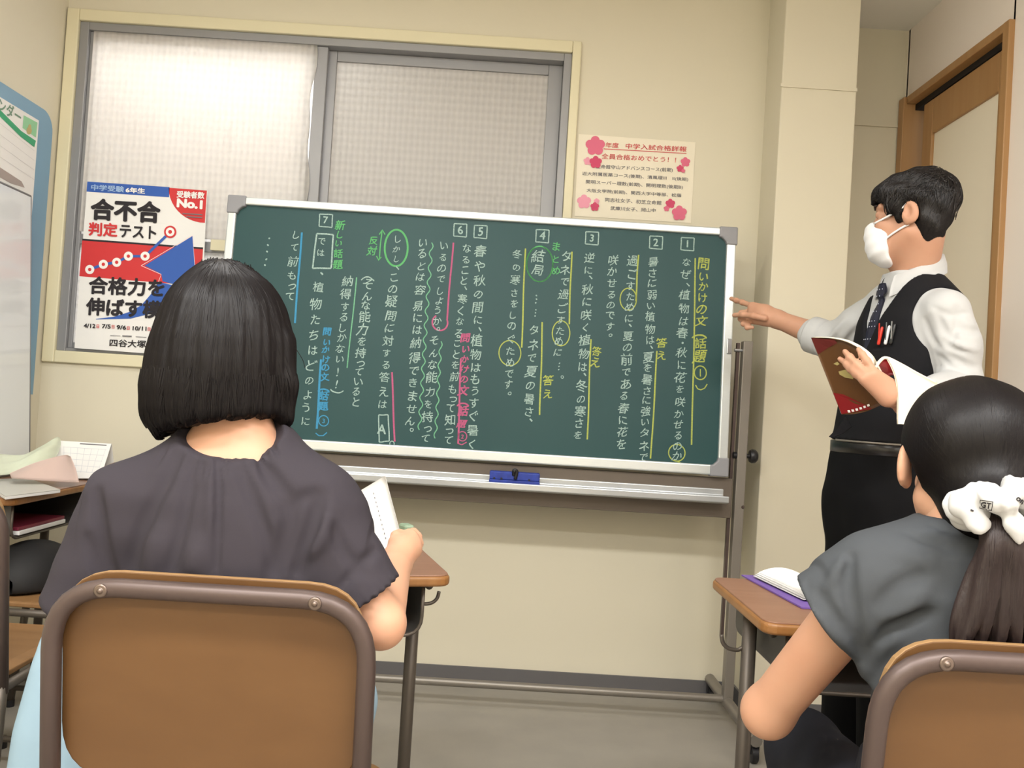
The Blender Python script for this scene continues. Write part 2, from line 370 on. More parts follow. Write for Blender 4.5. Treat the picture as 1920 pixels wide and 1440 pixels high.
# window: casing, aluminium frame, two sliding sashes of patterned glass
win = tag(bpy.data.objects.new('window_1', None), kind='structure'); COL.objects.link(win); win.location = (-.78, YW, WZ0)
mb = MB()
rect_frame(mb, WX0, WX1, WZ0, WZ1, .047, .034, .046, .045, YW - .018, YW + .12)
mb.build('window_casing', MT['casing'], win, bevel=.004)
ax0, ax1, az0, az1 = WX0 + .047, WX1 - .034, WZ0 + .046, WZ1 - .045
mb = MB()
rect_frame(mb, ax0 + .0005, ax1 - .0005, az0 + .0005, az1 - .0005, .034, .03, .012, .03, YW - .004, YW + .1)
mb.build('window_frame', MT['alu'], win, bevel=.002)
def pane_mat(name, c, tl, rgh):
    m = mat(name, c, rgh, spec=0.4); nt = m.node_tree; b = nt.nodes['Principled BSDF']; out = nt.nodes['Material Output']
    tc = nt.nodes.new('ShaderNodeTexCoord'); sep = nt.nodes.new('ShaderNodeSeparateXYZ'); nt.links.new(tc.outputs['Object'], sep.inputs[0])
    def mn(op, a, b_=None):
        n = nt.nodes.new('ShaderNodeMath'); n.operation = op
        for i, q in enumerate((a, b_)):
            if q is None: continue
            if isinstance(q, (int, float)): n.inputs[i].default_value = q
            else: nt.links.new(q, n.inputs[i])
        return n.outputs[0]
    u = mn('MULTIPLY', mn('ADD', sep.outputs[0], mn('MULTIPLY', sep.outputs[2], 0.75)), 135.0)
    v = mn('MULTIPLY', mn('SUBTRACT', sep.outputs[0], mn('MULTIPLY', sep.outputs[2], 0.75)), 135.0)
    h = mn('MULTIPLY', mn('SINE', u), mn('SINE', v))
    bp = nt.nodes.new('ShaderNodeBump'); bp.inputs['Strength'].default_value = .55; bp.inputs['Distance'].default_value = .004
    nt.links.new(h, bp.inputs['Height']); nt.links.new(bp.outputs[0], b.inputs['Normal'])
    mixc = nt.nodes.new('ShaderNodeMix'); mixc.data_type = 'RGBA'
    mixc.inputs['A'].default_value = (*[q * .86 for q in c], 1); mixc.inputs['B'].default_value = (*c, 1)
    nt.links.new(mn('ADD', mn('MULTIPLY', h, .5), .5), mixc.inputs['Factor']); nt.links.new(mixc.outputs['Result'], b.inputs['Base Color'])
    tr = nt.nodes.new('ShaderNodeBsdfTranslucent'); tr.inputs[0].default_value = (.95, .95, .95, 1); nt.links.new(bp.outputs[0], tr.inputs['Normal'])
    mx = nt.nodes.new('ShaderNodeMixShader'); mx.inputs[0].default_value = tl
    nt.links.new(b.outputs[0], mx.inputs[1]); nt.links.new(tr.outputs[0], mx.inputs[2]); nt.links.new(mx.outputs[0], out.inputs['Surface'])
    return m
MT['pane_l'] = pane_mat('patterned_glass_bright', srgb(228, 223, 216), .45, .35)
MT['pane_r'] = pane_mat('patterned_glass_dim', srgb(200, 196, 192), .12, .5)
MT['film'] = pane_mat('insulation_film', srgb(226, 220, 212), .45, .4)
# left sash (front track) and right sash (rear track)
sx = -0.790
s1 = MB()
rect_frame(s1, ax0 + .035, sx + .018, az0 + .0135, az1 - .031, .016, .048, .022, .03, YW + .012, YW + .035)
s1.span((ax0 + .0505, YW + .0125, 1.592), (sx - .031, YW + .0345, 1.632))
sash = s1.build('sash', MT['alu'], win, bevel=.002)
MB().span((ax0 + .05, YW + .02, az0 + .03), (sx - .02, YW + .026, az1 - .05)).build('pane', MT['pane_l'], sash)
s2 = MB()
rect_frame(s2, sx - .015, ax1 - .031, az0 + .0135, az1 - .031, .063, .055, .036, .04, YW + .045, YW + .07)
sash2 = s2.build('sash', MT['alu'], win, bevel=.002)
MB().span((sx + .03, YW + .055, az0 + .04), (ax1 - .08, YW + .061, az1 - .05)).build('pane', MT['pane_r'], sash2)
# insulation film taped over the left sash, its right edge wavy
zs = np.linspace(1.64, az1 - .03, 40); ex = sx - .028 + .007 * np.sin(zs * 11) + .004 * np.sin(zs * 27 + 1)
P = np.array([[[ax0 + .05 + (e - ax0 - .05) * t, YW + .006 - .004 * t, z] for t in np.linspace(0, 1, 12)] for z, e in zip(zs, ex)])
MB().sheet(P, .0015).build('insulation_film', MT['film'], sash, smooth=True)
mb = MB().span((-1.17, YW - .006, 1.598), (-1.02, YW + .012, 1.640))
mb.build('sash_rail_cover', MT['casing'], sash, bevel=.002)

# ------------------------------------------------------------------ chalkboard on its stand
BX0, BX1 = -1.028, 0.797
b_lo, b_hi = V3(0, 3.0, .872), V3(0, 3.06, 1.757)
up = (b_hi - b_lo) / np.linalg.norm(b_hi - b_lo); BH = np.linalg.norm(b_hi - b_lo); nb = np.cross(V3(1, 0, 0), up)   # towards the room
if nb[1] > 0: nb = -nb
def bp(x, s, d=0.0): return V3(x, 0, 0) + b_lo + up * s + nb * d
RB = np.stack([V3(1, 0, 0), -nb, up], axis=1)
def bbox(mb, x0, x1, s0, s1, d0, d1): return mb.box(bp((x0 + x1) / 2, (s0 + s1) / 2, (d0 + d1) / 2), (x1 - x0, d1 - d0, s1 - s0), RB)
cb = thing('chalkboard', 'green chalkboard covered in handwritten Japanese on a wheeled steel stand in front of the window', 'chalkboard', (-.115, 3.03, 0))
surf = bbox(MB(), BX0 + .02, BX1 - .02, .02, BH - .015, -.014, 0).build('board_panel', MT['board'], cb)
fr = MB(); bbox(fr, BX0 + .03, BX1 - .03, BH - .028, BH, -.02, .012); bbox(fr, BX0 + .03, BX1 - .03, 0, .036, -.02, .012)
bbox(fr, BX0, BX0 + .03, .03, BH - .03, -.02, .012); bbox(fr, BX1 - .034, BX1, .03, BH - .03, -.02, .012)
fr.build('board_frame', MT['alu_rail'], cb, bevel=.005, seg=3)
for x in (BX0, BX1):
    for s in (0, BH):
        sx_ = 1 if x == BX0 else -1; ss = 1 if s == 0 else -1
        m = MB(); L, wd = .062, .04
        a = [bp(x - sx_ * .004, s - ss * .004), bp(x + sx_ * L, s - ss * .004), bp(x + sx_ * L, s + ss * (wd - .004)), bp(x + sx_ * (wd + .012), s + ss * (wd - .004)), bp(x + sx_ * (wd - .004), s + ss * (wd + .012)), bp(x + sx_ * (wd - .004), s + ss * L), bp(x - sx_ * .004, s + ss * L)]
        m.prism([q + nb * -.022 for q in a], nb * .038)
        bm_ = m.build('corner_cap', MT['plastic_grey'], cb, bevel=.006, seg=3)
# tray under the board and the beam that carries it
P = []
prof = [(-.03, .052), (-.012, .052), (-.012, .030), (.052, .022), (.058, .034), (.066, .034), (.066, .012), (.045, .006), (-.03, .012)]
tz = .772
mb = MB(); pr = [V3(BX0 + .02, 2.995 - d, tz + h) for d, h in prof]; mb.prism(pr, V3(1.80, 0, 0))
mb.build('chalk_tray', MT['alu_tray'], cb, bevel=.003)
MB().span((BX0 + .03, 3.018, .722), (.826, 3.05, .862)).build('cross_beam', MT['beam'], cb, bevel=.003)
for s, px_ in ((1, .852), (-1, -1.075)):
    MB().span((px_ - .017, 3.012, .06), (px_ + .017, 3.05, 1.352)).build('post', MT['stand'], cb, bevel=.003)
    MB().span((px_ - s * .017 - s * .013 - .005, 3.03, .3), (px_ - s * .017 - s * .013 + .005, 3.048, 1.345)).build('inner_bar', MT['tube'], cb)
    MB().cyl((px_ - s * .045, 3.028, 1.318), (px_, 3.028, 1.318), .006).build('pivot_pin', MT['chrome'], cb)
    bbox(MB(), (BX1 if s > 0 else BX0 + .02) - .021, (BX1 if s > 0 else BX0 + .02) - .003, .43, .485, .01, .018).build('pivot_plate', MT['chrome'], cb, bevel=.003)
    k = MB().lathe((px_ + s * .017, 3.026, .945), (s, 0, 0), [(0, .008), (.012, .008), (.013, .021), (.02, .025), (.032, .024), (.04, .016)], 20)
    k.lathe((px_ - s * .017, 3.026, .945), (-s, 0, 0), [(0, .012), (.012, .012), (.014, .006)], 14)
    k.build('clamp_knob', MT['black'], cb, auto=40)
    MB().lathe((px_ + s * .012, 3.010, .765), (0, -1, 0), [(0, .006), (.004, .004)], 10).build('bolt', MT['tube'], cb)
    MB().tube([(px_, 2.68, .075), (px_, 3.28, .075)], .02, 12).build('foot_bar', MT['stand'], cb, auto=40)
    for yy in (2.70, 3.26):
        MB().lathe((px_ - .011, yy, .027), (1, 0, 0), [(0, .024), (.002, .027), (.02, .027), (.022, .024)], 20).span((px_ - .014, yy - .012, .03), (px_ + .014, yy + .012, .06)).build('caster', MT['black'], cb, auto=40)
MB().tube([(-1.075, 3.03, .085), (.852, 3.03, .085)], .014, 12).build('lower_bar', MT['stand'], cb, auto=40)

# chalk writing: columns from right to left; (text, top point, bottom point, size in px)
BP = Plane(bp(0, .4), nb, .0009)
def ell(p, q):
    return p
def chalk_col(mb, text, top, bot, size, jit=1.0, bold=.008):
    n = len(text); a = np.array(top, float); b = np.array(bot, float)
    wts = np.array([.45 if c in '、。・' else (.78 if c in 'いくしにてのこるかなでをはとすもよつうさたせけりめんき' else (.55 if c in 'っょ' else (.62 if c in '︵︶' else 1.0))) for c in text])
    cum = np.concatenate([[0], np.cumsum(wts)]); cen = (cum[:-1] + cum[1:]) / 2 / cum[-1]
    for c, t, w_ in zip(text, cen, wts):
        if c == '　': continue
        p = a + (b - a) * t
        v, f = glyphs(c, bold); v = v - (np.array([.5, .38]) if ord(c) > 127 else (v.min(0) + v.max(0)) / 2)
        s = size * .92 * (.86 if w_ < .9 else 1.0) * random.uniform(.90, 1.08)
        if c in '、。': v = v + np.array([.5, .35]); s = size * .95
        if c in 'っょ': v = v + np.array([.08, .08]); s = size * .9
        if c in '︵︶': v = v + np.array([0, .0]); s = size * 1.1
        th = math.radians(random.uniform(-5, 3)) * jit; sh = random.uniform(-.02, .14) * jit
        wp = [random.uniform(0, 6.28) for _ in range(4)]
        v = v + .034 * jit * np.stack([np.sin(4.2 * v[:, 1] + wp[0]) + .5 * np.sin(8 * v[:, 1] + wp[1]), np.sin(4.2 * v[:, 0] + wp[2]) + .5 * np.sin(8 * v[:, 0] + wp[3])], 1)
        x = v[:, 0] + sh * v[:, 1]; y = v[:, 1] * random.uniform(.92, 1.05) + .07 * x * jit
        x, y = x * math.cos(th) - y * math.sin(th), x * math.sin(th) + y * math.cos(th)
        e = 1.0 * jit
        p = p + np.array([random.uniform(-e, e), random.uniform(-e, e)])
        sl = .0625
        pts = [BP.p(p[0] + s * xi + s * yi * sl, p[1] - s * yi + s * xi * sl) for xi, yi in zip(x, y)]
        mb.add(np.array(pts) + nb * layer_lift(c, bold), f)
def wob(p, q, n=14, amp=1.0, waves=0, wa=0):
    p = np.array(p, float); q = np.array(q, float); d = q - p; nrm = np.array([d[1], -d[0]]) / np.linalg.norm(d); out = []
    ph = random.uniform(0, 6)
    for t in np.linspace(0, 1, n if not waves else waves * 8 + 1):
        o = amp * math.sin(2.2 * t * 3 + ph) * .6
        if waves: o += wa * math.sin(t * waves * 2 * math.pi)
        out.append(p + d * t + nrm * o)
    return out
def oval(c, rx, ry, tilt=0.06, n=40, turn=1.0, a0=-1.4):
    out = []
    for i in range(n + 1):
        a = a0 + turn * 2 * math.pi * i / n; k = 1 + .03 * math.sin(2 * a + 1)
        x, y = rx * k * math.cos(a), ry * k * math.sin(a); out.append((c[0] + x - tilt * y, c[1] + y + tilt * x))
    return out
PXM = .86 * 3.03 / FPX
def board_part(mb, m, label=None):
    o = mb.build('chalk_writing', MT[m], surf)
    if label: o['label'] = label
def box_no(mb, d, c, s=11.5):
    p = [(c[0] - s - 1, c[1] - s), (c[0] + s, c[1] - s + 1), (c[0] + s - 1, c[1] + s + 2), (c[0] - s - 2, c[1] + s), (c[0] - s - 1, c[1] - s)]
    for i in range(4): BP.line(mb, wob(p[i], p[i + 1], 4, .3), 2.4 * PXM)
    chalk_col(mb, d, (c[0] - 1, c[1] - 9), (c[0] - 1, c[1] + 9), 22, .5, .02)
cols = [
 ('1', (1290, 457), [('なぜ、植物は春・秋に花を咲かせるのか', (1287, 482), (1269, 866), 24)]),
 ('2', (1231, 454), [('暑さに弱い植物は、夏を暑さに強いタネで', (1226, 480), (1206, 866), 23)]),
 ('', None, [('過ごすために、夏の前である春に花を', (1186, 476), (1165, 842), 25)]),
 ('', None, [('咲かせるのです。', (1150, 474), (1141, 634), 23)]),
 ('3', (1111, 446), [('逆に、秋に咲く植物は、冬の寒さを', (1106, 470), (1084, 826), 25)]),
 ('', None, [('タネで過ごすために', (1063, 468), (1046, 670), 23), ('︙。', (1046, 672), (1052, 715), 20)]),
 ('4', (1018, 442), [('結局', (1010, 468), (1008, 520), 27), ('︙︙', (1006, 548), (1003, 600), 22), ('タネで夏の暑さ、', (1002, 604), (990, 796), 25)]),
 ('', None, [('冬の寒さをしのぐためです。', (970, 464), (952, 744), 23)]),
 ('5', (902, 434), [('春や秋の間に、植物はもうすぐ暑く', (902, 458), (885, 842), 26)]),
 ('6', (864, 431), [('なること、寒くなることを前もって知って', (877, 456), (839, 834), 23)]),
 ('', None, [('いるのでしょうか。そんな能力を持って', (834, 450), (797, 832), 23)]),
 ('', None, [('いるとは容易には納得できません。', (794, 444), (768, 812), 25)]),
 ('', None, [('しかし', (745, 438), (742, 496), 19), ('、この疑問に対する答えは', (741, 498), (716, 768), 24)]),
 ('', None, [('︵そんな能力を持っていると', (693, 506), (666, 762), 24)]),
 ('', None, [('納得するしかない!!︶', (653, 514), (628, 750), 24)]),
 ('7', (612, 413), [('では', (604, 440), (600, 486), 21), ('、植物たちはどのように', (599, 508), (572, 802), 25)]),
 ('', None, [('して前もって', (555, 428), (543, 568), 23)]),
 ('', None, [('・・・・・', (505, 440), (497, 505), 20)]),
]
def part_of(m, name, fn, label=None):
    mb = MB(); fn(mb); o = mb.build(name, MT[m], surf)
    if label: o['label'] = label
    return o
def txt(m, *a, label=None): return part_of(m, 'chalk_text', lambda mb: chalk_col(mb, *a), label)
def lin(m, pts, w, name='chalk_line'): return part_of(m, name, lambda mb: BP.line(mb, pts, w * PXM))
def rect_strokes(mb, c, w): 
    for i in range(4): BP.line(mb, wob(c[i], c[(i + 1) % 4], 6, .4), w * PXM)
for num, c, parts in cols:
    if num: part_of('chalk_w', 'chalk_number', lambda mb: box_no(mb, num, c))
    for t, a, b, s in parts: txt('chalk_w', t, a, b, s)
part_of('chalk_w', 'chalk_box', lambda mb: rect_strokes(mb, ((594, 438), (625, 440), (621, 503), (586, 503)), 3.4))
def abox(mb):
    rect_strokes(mb, ((710, 778), (728, 778), (730, 827), (711, 829)), 2.6); chalk_col(mb, 'A', (716, 795), (716, 815), 26, .3, .02)
part_of('chalk_w', 'chalk_box', abox); lin('chalk_w', oval((735, 832), 4, 5), 2, 'chalk_mark')
Y_ = 'yellow chalk'
txt('chalk_y', '問いかけの文︵話題', (1320, 482), (1311, 682), 27, 1, .014, label=Y_)
def one(mb):
    BP.line(mb, oval((1313, 699), 11, 13), 2.6 * PXM); BP.line(mb, wob((1313, 692), (1313, 706), 3, .2), 2.4 * PXM)
part_of('chalk_y', 'chalk_mark', one, Y_)
lin('chalk_y', [(1304, 722), (1308, 729), (1314, 731), (1321, 728), (1326, 720)], 2.4, 'chalk_mark')
for a, b in (((1304, 484), (1297, 834)), ((1232, 658), (1220, 860)), ((1197, 478), (1192, 565)), ((1108, 636), (1101, 824)), ((1072, 472), (1067, 608)), ((1017, 604), (1012, 778)), ((985, 466), (978, 652))): lin('chalk_y', wob(a, b, 14, .8), 3.3)['label'] = Y_
for c, rx, ry in (((1269, 849), 15, 16), ((1178, 561), 15, 21), ((1052, 625), 16, 24), ((956, 662), 20, 24)): lin('chalk_y', oval(c, rx, ry), 2.4, 'chalk_circle')['label'] = Y_
for a, b in (((1241, 632), (1240, 676)), ((1119, 647), (1116, 690)), ((1028, 700), (1027, 752))): txt('chalk_y', '答え', a, b, 22, 1, .014, label=Y_)
lin('chalk_y', oval((1273, 870), 3, 4), 1.8, 'chalk_mark')
G_ = 'green chalk'
txt('chalk_g', 'まとめ', (1044, 450), (1042, 518), 22, 1, .014, label=G_)
lin('chalk_g', oval((1012, 495), 24, 34, n=60, turn=1.9), 3.0, 'chalk_circle')['label'] = G_
lin('chalk_g', oval((743, 465), 21, 35), 4.2, 'chalk_circle')['label'] = G_
txt('chalk_g', '反対', (701, 440), (697, 482), 20, 1, .02, label=G_)
def arr(mb):
    BP.line(mb, wob((716, 432), (711, 487), 6, .5), 2.6 * PXM)
    for p in ([(711, 440), (717, 431), (722, 440)], [(706, 480), (710, 488), (715, 482)]): BP.line(mb, p, 2.6 * PXM)
part_of('chalk_g', 'chalk_arrow', arr, G_)
txt('chalk_g', '新しい話題', (639, 412), (632, 506), 21, 1, .02, label=G_)
lin('chalk_lg', wob((809, 455), (786, 806), 0, .6, 13, 3.2), 2.3)['label'] = 'wavy pale green chalk'
lin('chalk_lg', wob((827, 640), (816, 822), 0, .6, 7, 2.6), 2.3)['label'] = 'wavy pale green chalk'
lin('chalk_lg', wob((669, 520), (651, 690), 10, .6), 2.6)['label'] = 'pale green chalk'
P_ = 'pink chalk'
for a in ((wob((850, 455), (838, 600), 10, .7), 3.6), (wob((735, 698), (740, 828), 10, .5), 3.8), (wob((864, 672), (859, 832), 10, .5), 3.8)): lin('chalk_p', *a)['label'] = P_
lin('chalk_p', oval((825, 605), 14, 15, turn=.72, a0=-.4), 3.4, 'chalk_circle')['label'] = P_
txt('chalk_p', '問いかけの文︵話題', (874, 622), (866, 806), 21, 1, .03, label=P_)
def two(mb): BP.line(mb, oval((867, 818), 8, 9), 2.2 * PXM); chalk_col(mb, '2', (867, 812), (867, 825), 13, .3, .02)
part_of('chalk_p', 'chalk_mark', two, P_); lin('chalk_p', [(858, 831), (866, 834), (875, 829)], 2.4, 'chalk_mark')['label'] = P_
B_ = 'blue chalk'
lin('chalk_b', wob((566, 436), (553, 606), 10, .6), 4.2)['label'] = B_; lin('chalk_b', wob((602, 674), (594, 804), 10, .6), 4.6)['label'] = B_
txt('chalk_b', '問いかけの文︵話題', (614, 612), (606, 772), 20, 1, .03, label=B_)
def three(mb): BP.line(mb, oval((607, 789), 9, 10), 2.2 * PXM); chalk_col(mb, '3', (607, 783), (607, 795), 13, .3, .02)
part_of('chalk_b', 'chalk_mark', three, B_); lin('chalk_b', [(592, 812), (598, 817), (606, 817), (613, 811)], 2.4, 'chalk_mark')['label'] = B_

# blue eraser on the tray
er = thing('board_eraser', 'blue chalk eraser with a dark clip lying on the chalkboard tray', 'eraser', (0.03, 2.975, tz + .03))
ez = tz + .0308
ex0, ex1 = at(918, 885, 2.96)[0], at(1013, 885, 2.96)[0]
MB().span((ex0, 2.945, ez), (ex1, 2.985, ez + .012)).build('felt', MT['eraser_blue'], er, bevel=.002)
MB().span((ex0 + .001, 2.944, ez + .012), (ex1 - .001, 2.984, ez + .040)).build('body', MT['eraser_blue'], er, bevel=.004, seg=3)
exm = (ex0 + ex1) / 2
MB().tube(smooth_path([(exm - .004, 2.943, ez + .030), (exm - .004, 2.938, ez + .047), (exm + .006, 2.940, ez + .044), (exm + .002, 2.942, ez + .016)], 5), .006, 8).build('clip', MT['black'], er, smooth=True)
for dx in (-.07, -.045, .05):
    MB().lathe((exm + dx, 2.9445, ez + .016), (0, -1, 0), [(0, .004), (.002, .003)], 10).build('stud', MT['black'], er)

# ------------------------------------------------------------------ posters and papers
def quad_sheet(pl, corners, th=.0008):
    m = MB(); q = [pl.p(*c, up=0) for c in corners]; m.prism(q, -pl.n * th); return m
# test poster on the window
po = thing('poster', 'red, white and blue exam poster with zigzag graph and arrow on the window', 'poster', (-1.43, YW - .024, 1.17))
PP = Plane((0, YW - .024, 0), (0, -1, 0), .0006)
Z2 = lambda x, y: (130 + x / 4, 320 + y / 4)
def zl(*a): return [Z2(*q) for q in a]
quad_sheet(PP, zl((136, 80), (1034, 150), (975, 1400), (38, 1330))).build('sheet', MT['paper'], po)
def printed(fn, m, name='print', up=1.0):
    mbb = MB(); fn(mbb, up); return mbb.build(name, MT[m], po)
printed(lambda m, u: PP.poly(m, zl((136, 82), (752, 124), (748, 200), (130, 157)), u), 'ink_blue')
printed(lambda m, u: (PP.poly(m, zl(*([(1032, 150), (1017, 390)] + [(745 + (1 - math.cos(a)) * 275 , 128 + 18 * math.cos(a) * 0 + math.sin(a) * 262 + (1 - math.cos(a)) * 2) for a in np.linspace(math.pi / 2, 0, 12)])), u)), 'ink_red')
printed(lambda m, u: PP.poly(m, zl((97, 524), (1003, 590), (985, 865), (76, 792)), u), 'ink_red')
printed(lambda m, u: PP.poly(m, zl((98, 510), (1004, 576), (1003, 590), (97, 524)), u), 'ink')
def arrow(m, u):
    head = [(545, 712), (925, 488), (945, 745), (860, 720)]
    PP.poly(m, zl((565, 712), (925, 490), (943, 745), (690, 775)), u); PP.poly(m, zl((690, 775), (943, 745), (965, 900), (700, 830)), u)
    o = [(670, 835), (610, 930), (540, 1010), (450, 1060), (340, 1095), (200, 1112)]; i = [(965, 900), (850, 960), (760, 1010), (640, 1065), (460, 1110), (200, 1116)]
    for k in range(5): PP.poly(m, zl(o[k], i[k], i[k + 1], o[k + 1]), u)
printed(arrow, 'ink_blue', up=2.0)
printed(lambda m, u: [PP.line(m, zl(*s), .0022, u) for s in (((540, 713), (924, 486), (946, 748)), ((540, 713), (690, 778), (668, 838)))], 'ink_pinkw', up=2.4)
pts = [(155, 742), (257, 703), (357, 688), (445, 642), (570, 642), (758, 460)]
printed(lambda m, u: PP.line(m, zl(*pts), .0105, u), 'ink_blue', up=3.0)
def rings(m, u):
    for p in pts[:5]: PP.disc(m, Z2(*p), 8.6, up=u)
printed(rings, 'ink_white', up=3.6)
printed(lambda m, u: [PP.disc(m, Z2(*p), 3.2, up=u) for p in pts[:5]], 'ink_red', up=4.2)
printed(lambda m, u: PP.disc(m, Z2(*pts[5]), 11.6, up=u), 'ink_red', up=3.6)
printed(lambda m, u: PP.disc(m, Z2(*pts[5]), 8.2, up=u), 'ink_white', up=4.2)
printed(lambda m, u: PP.disc(m, Z2(*pts[5]), 3.6, up=u), 'ink_red', up=4.8)
def ptext(body, BL, BR, TL, m, bold=.03, up=5.0):
    mbb = MB(); PP.text(mbb, body, Z2(*BL), Z2(*BR), Z2(*TL), bold, up); mbb.build('lettering', MT[m], po)
ptext('中学受験', (165, 148), (412, 165), (168, 102), 'ink_lightblue', .03)
ptext('6年生', (424, 166), (570, 176), (426, 124), 'ink_white', .045)
ptext('受験者数', (806, 204), (1014, 214), (810, 152), 'ink_white', .035)
ptext('No.1', (806, 276), (1000, 292), (810, 208), 'ink_white', .06)
ptext('合不合', (158, 370), (684, 398), (165, 206), 'ink', .05)
ptext('判定', (144, 488), (362, 500), (148, 384), 'ink_red', .035)
ptext('テスト', (378, 500), (652, 518), (382, 402), 'ink', .03)
ptext('合格力を', (145, 926), (712, 950), (152, 790), 'ink', .035)
ptext('伸ばす模試', (124, 1084), (830, 1120), (132, 948), 'ink', .04)
for t, x0, x1, yy in (('4/12', 110, 198, 1166), ('7/5', 246, 312, 1170), ('9/6', 356, 428, 1178), ('10/11', 476, 580, 1186)): ptext(t, (x0, yy + 12), (x1, yy + 16), (x0 + 2, yy - 20), 'ink', .03)
for x, yy in ((206, 1180), (320, 1184), (434, 1194), (590, 1202)): ptext('日', (x, yy), (x + 20, yy + 1), (x + 1, yy - 26), 'ink_red', .02)
ptext('四谷大塚', (302, 1318), (575, 1330), (306, 1262), 'ink', .02)
printed(lambda m, u: [PP.line(m, zl((310, 1236), (385, 1240)), .002, u), PP.line(m, zl((400, 1240), (470, 1243)), .005, u), PP.line(m, zl((500, 1246), (580, 1250)), .002, u), PP.line(m, zl((850, 322), (1000, 332)), .004, u), PP.line(m, zl((880, 346), (998, 354)), .004, u)], 'ink_grey', up=5.0)

# congratulation notice on the wall
no = thing('notice', 'landscape paper notice with pink blossoms and red heading on the wall above the board', 'notice', (.45, YW - .002, 1.82))
NP = Plane((0, YW - .002, 0), (0, -1, 0), .0006)
Z5 = lambda x, y: (1040 + x / 4.8, 170 + y / 4.8)
quad_sheet(NP, [Z5(*q) for q in ((215, 390), (1268, 465), (1228, 1192), (180, 1128))], .0012).build('sheet', MT['paper_warm'], no)
def ntext(body, BL, BR, TL, m, bold=.01, up=2.0):
    mbb = MB(); NP.text(mbb, body, Z5(*BL), Z5(*BR), Z5(*TL), bold, up); mbb.build('lettering', MT[m], no)
ntext('年度', (455, 512), (575, 518), (458, 465), 'notice_red', .015); ntext('中学入試合格詳報', (636, 522), (1186, 552), (640, 474), 'notice_red', .015)
ntext('全員合格おめでとう！！', (420, 614), (1090, 650), (424, 564), 'notice_red', .01)
ntext('立命館守山アドバンスコース(前期)', (372, 706), (1062, 738), (374, 664), 'ink_grey', .015)
ntext('近大附属医薬コース(後期)、清風理Ⅲ　Ⅱ(後期)', (246, 766), (1200, 820), (248, 728), 'ink_grey', .015)
ntext('開明スーパー理数(前期)、開明理数(後期B)', (280, 842), (1152, 892), (282, 802), 'ink_grey', .015)
ntext('大阪女学院(前期)、関西大学中等部、松蔭', (286, 918), (1140, 966), (288, 880), 'ink_grey', .015)
ntext('同志社女子、初芝立命館', (452, 1000), (960, 1030), (454, 962), 'ink_grey', .015)
ntext('武庫川女子、岡山中', (500, 1076), (908, 1096), (502, 1040), 'ink_grey', .015)
mbb = MB(); NP.line(mbb, [Z5(440, 524), Z5(1186, 566)], .003, 1.5); mbb.build('print', MT['notice_red'], no)
def blossom(mb, c, r, up):
    for k in range(5):
        a = -math.pi / 2 + k * 2 * math.pi / 5
        NP.disc(mb, Z5(c[0] + r * .56 * math.cos(a), c[1] + r * .56 * math.sin(a)), r * .46 / 4.8, up=up + .25 * k, n=16)
    NP.disc(mb, Z5(*c), r * .4 / 4.8, up=up + 1.5, n=14)
for k, (c, r, m) in enumerate((((365, 498), 88, 'flower'), ((296, 636), 36, 'flower_l'), ((368, 646), 56, 'flower_d'), ((1176, 644), 44, 'flower'), ((1128, 702), 32, 'flower_d'), ((1156, 724), 18, 'flower'), ((264, 1000), 64, 'flower_l'), ((376, 996), 26, 'flower_l'), ((360, 1046), 40, 'flower_d'), ((1040, 1018), 44, 'flower_d'), ((1006, 1062), 26, 'flower'), ((1120, 1104), 68, 'flower'))):
    mbb = MB(); blossom(mbb, c, r, 2.4 + (k % 3) * 2); mbb.build('blossom_print', MT[m], no)

# blue rounded board on the left wall with a calendar
XB = XL + .012
bpz = on_plane(75, 203, (XB, 0, 0), (1, 0, 0)); bpr = on_plane(98, 255, (XB, 0, 0), (1, 0, 0))
y1, z1, r = bpr[1], bpz[2] + .005, .07
ol = [V3(XB, 1.7, 1.0), V3(XB, y1, 1.0)] + [V3(XB, y1 - r + r * math.cos(a), z1 - r + r * math.sin(a)) for a in np.linspace(0, math.pi / 2, 8)] + [V3(XB, 1.7, z1)]
pb = MB().prism(ol, V3(-.011, 0, 0)).build('notice_board', MT['panel_blue'])
tag(pb, 'pale blue notice board with a rounded corner fixed to the left wall', 'notice board')
cal = thing('wall_calendar', 'white wall calendar with a green band hanging on the pale blue board', 'calendar', (XB, 2.95, 1.6))
CP = Plane((XB + .003, 0, 0), (1, 0, 0), .0006)
ct = CP.p(73, 226); cb_ = CP.p(63, 366)
MB().prism([V3(XB + .003, 2.35, cb_[2] - .25), V3(XB + .003, ct[1], cb_[2] - .25), V3(XB + .003, ct[1], ct[2]), V3(XB + .003, 2.35, ct[2])], V3(-.0025, 0, 0)).build('sheet', MT['paper'], cal)
mbb = MB(); CP.poly(mbb, [(-40, 172), (0, 206), (40, 246), (67, 264), (64, 276), (38, 256), (0, 219), (-40, 184)], 1.2); mbb.build('print', MT['leaf_g'], cal)
mbb = MB(); CP.poly(mbb, [(44, 216), (70, 230), (67, 258), (42, 240)], 1.2); mbb.build('print', mat('print_pale_green', srgb(150, 205, 160), .8), cal)
mbb = MB(); CP.disc(mbb, (54, 245), 5, 7, up=2.0); CP.disc(mbb, (55, 238), 3, 5, up=2.6); mbb.build('print', mat('print_pear', srgb(188, 172, 120), .8), cal)
mbb = MB(); CP.text(mbb, 'カレンダー', (-36, 186), (38, 233), (-34, 160), .02, 2.0); mbb.build('lettering', mat('print_sage', srgb(120, 150, 130), .8), cal)
mbb = MB(); CP.poly(mbb, [(-30, 296), (0, 314), (40, 340), (46, 352), (20, 344), (-30, 316)], 1.2); mbb.build('print', mat('print_brown', srgb(170, 158, 152), .8), cal)
mbb = MB()
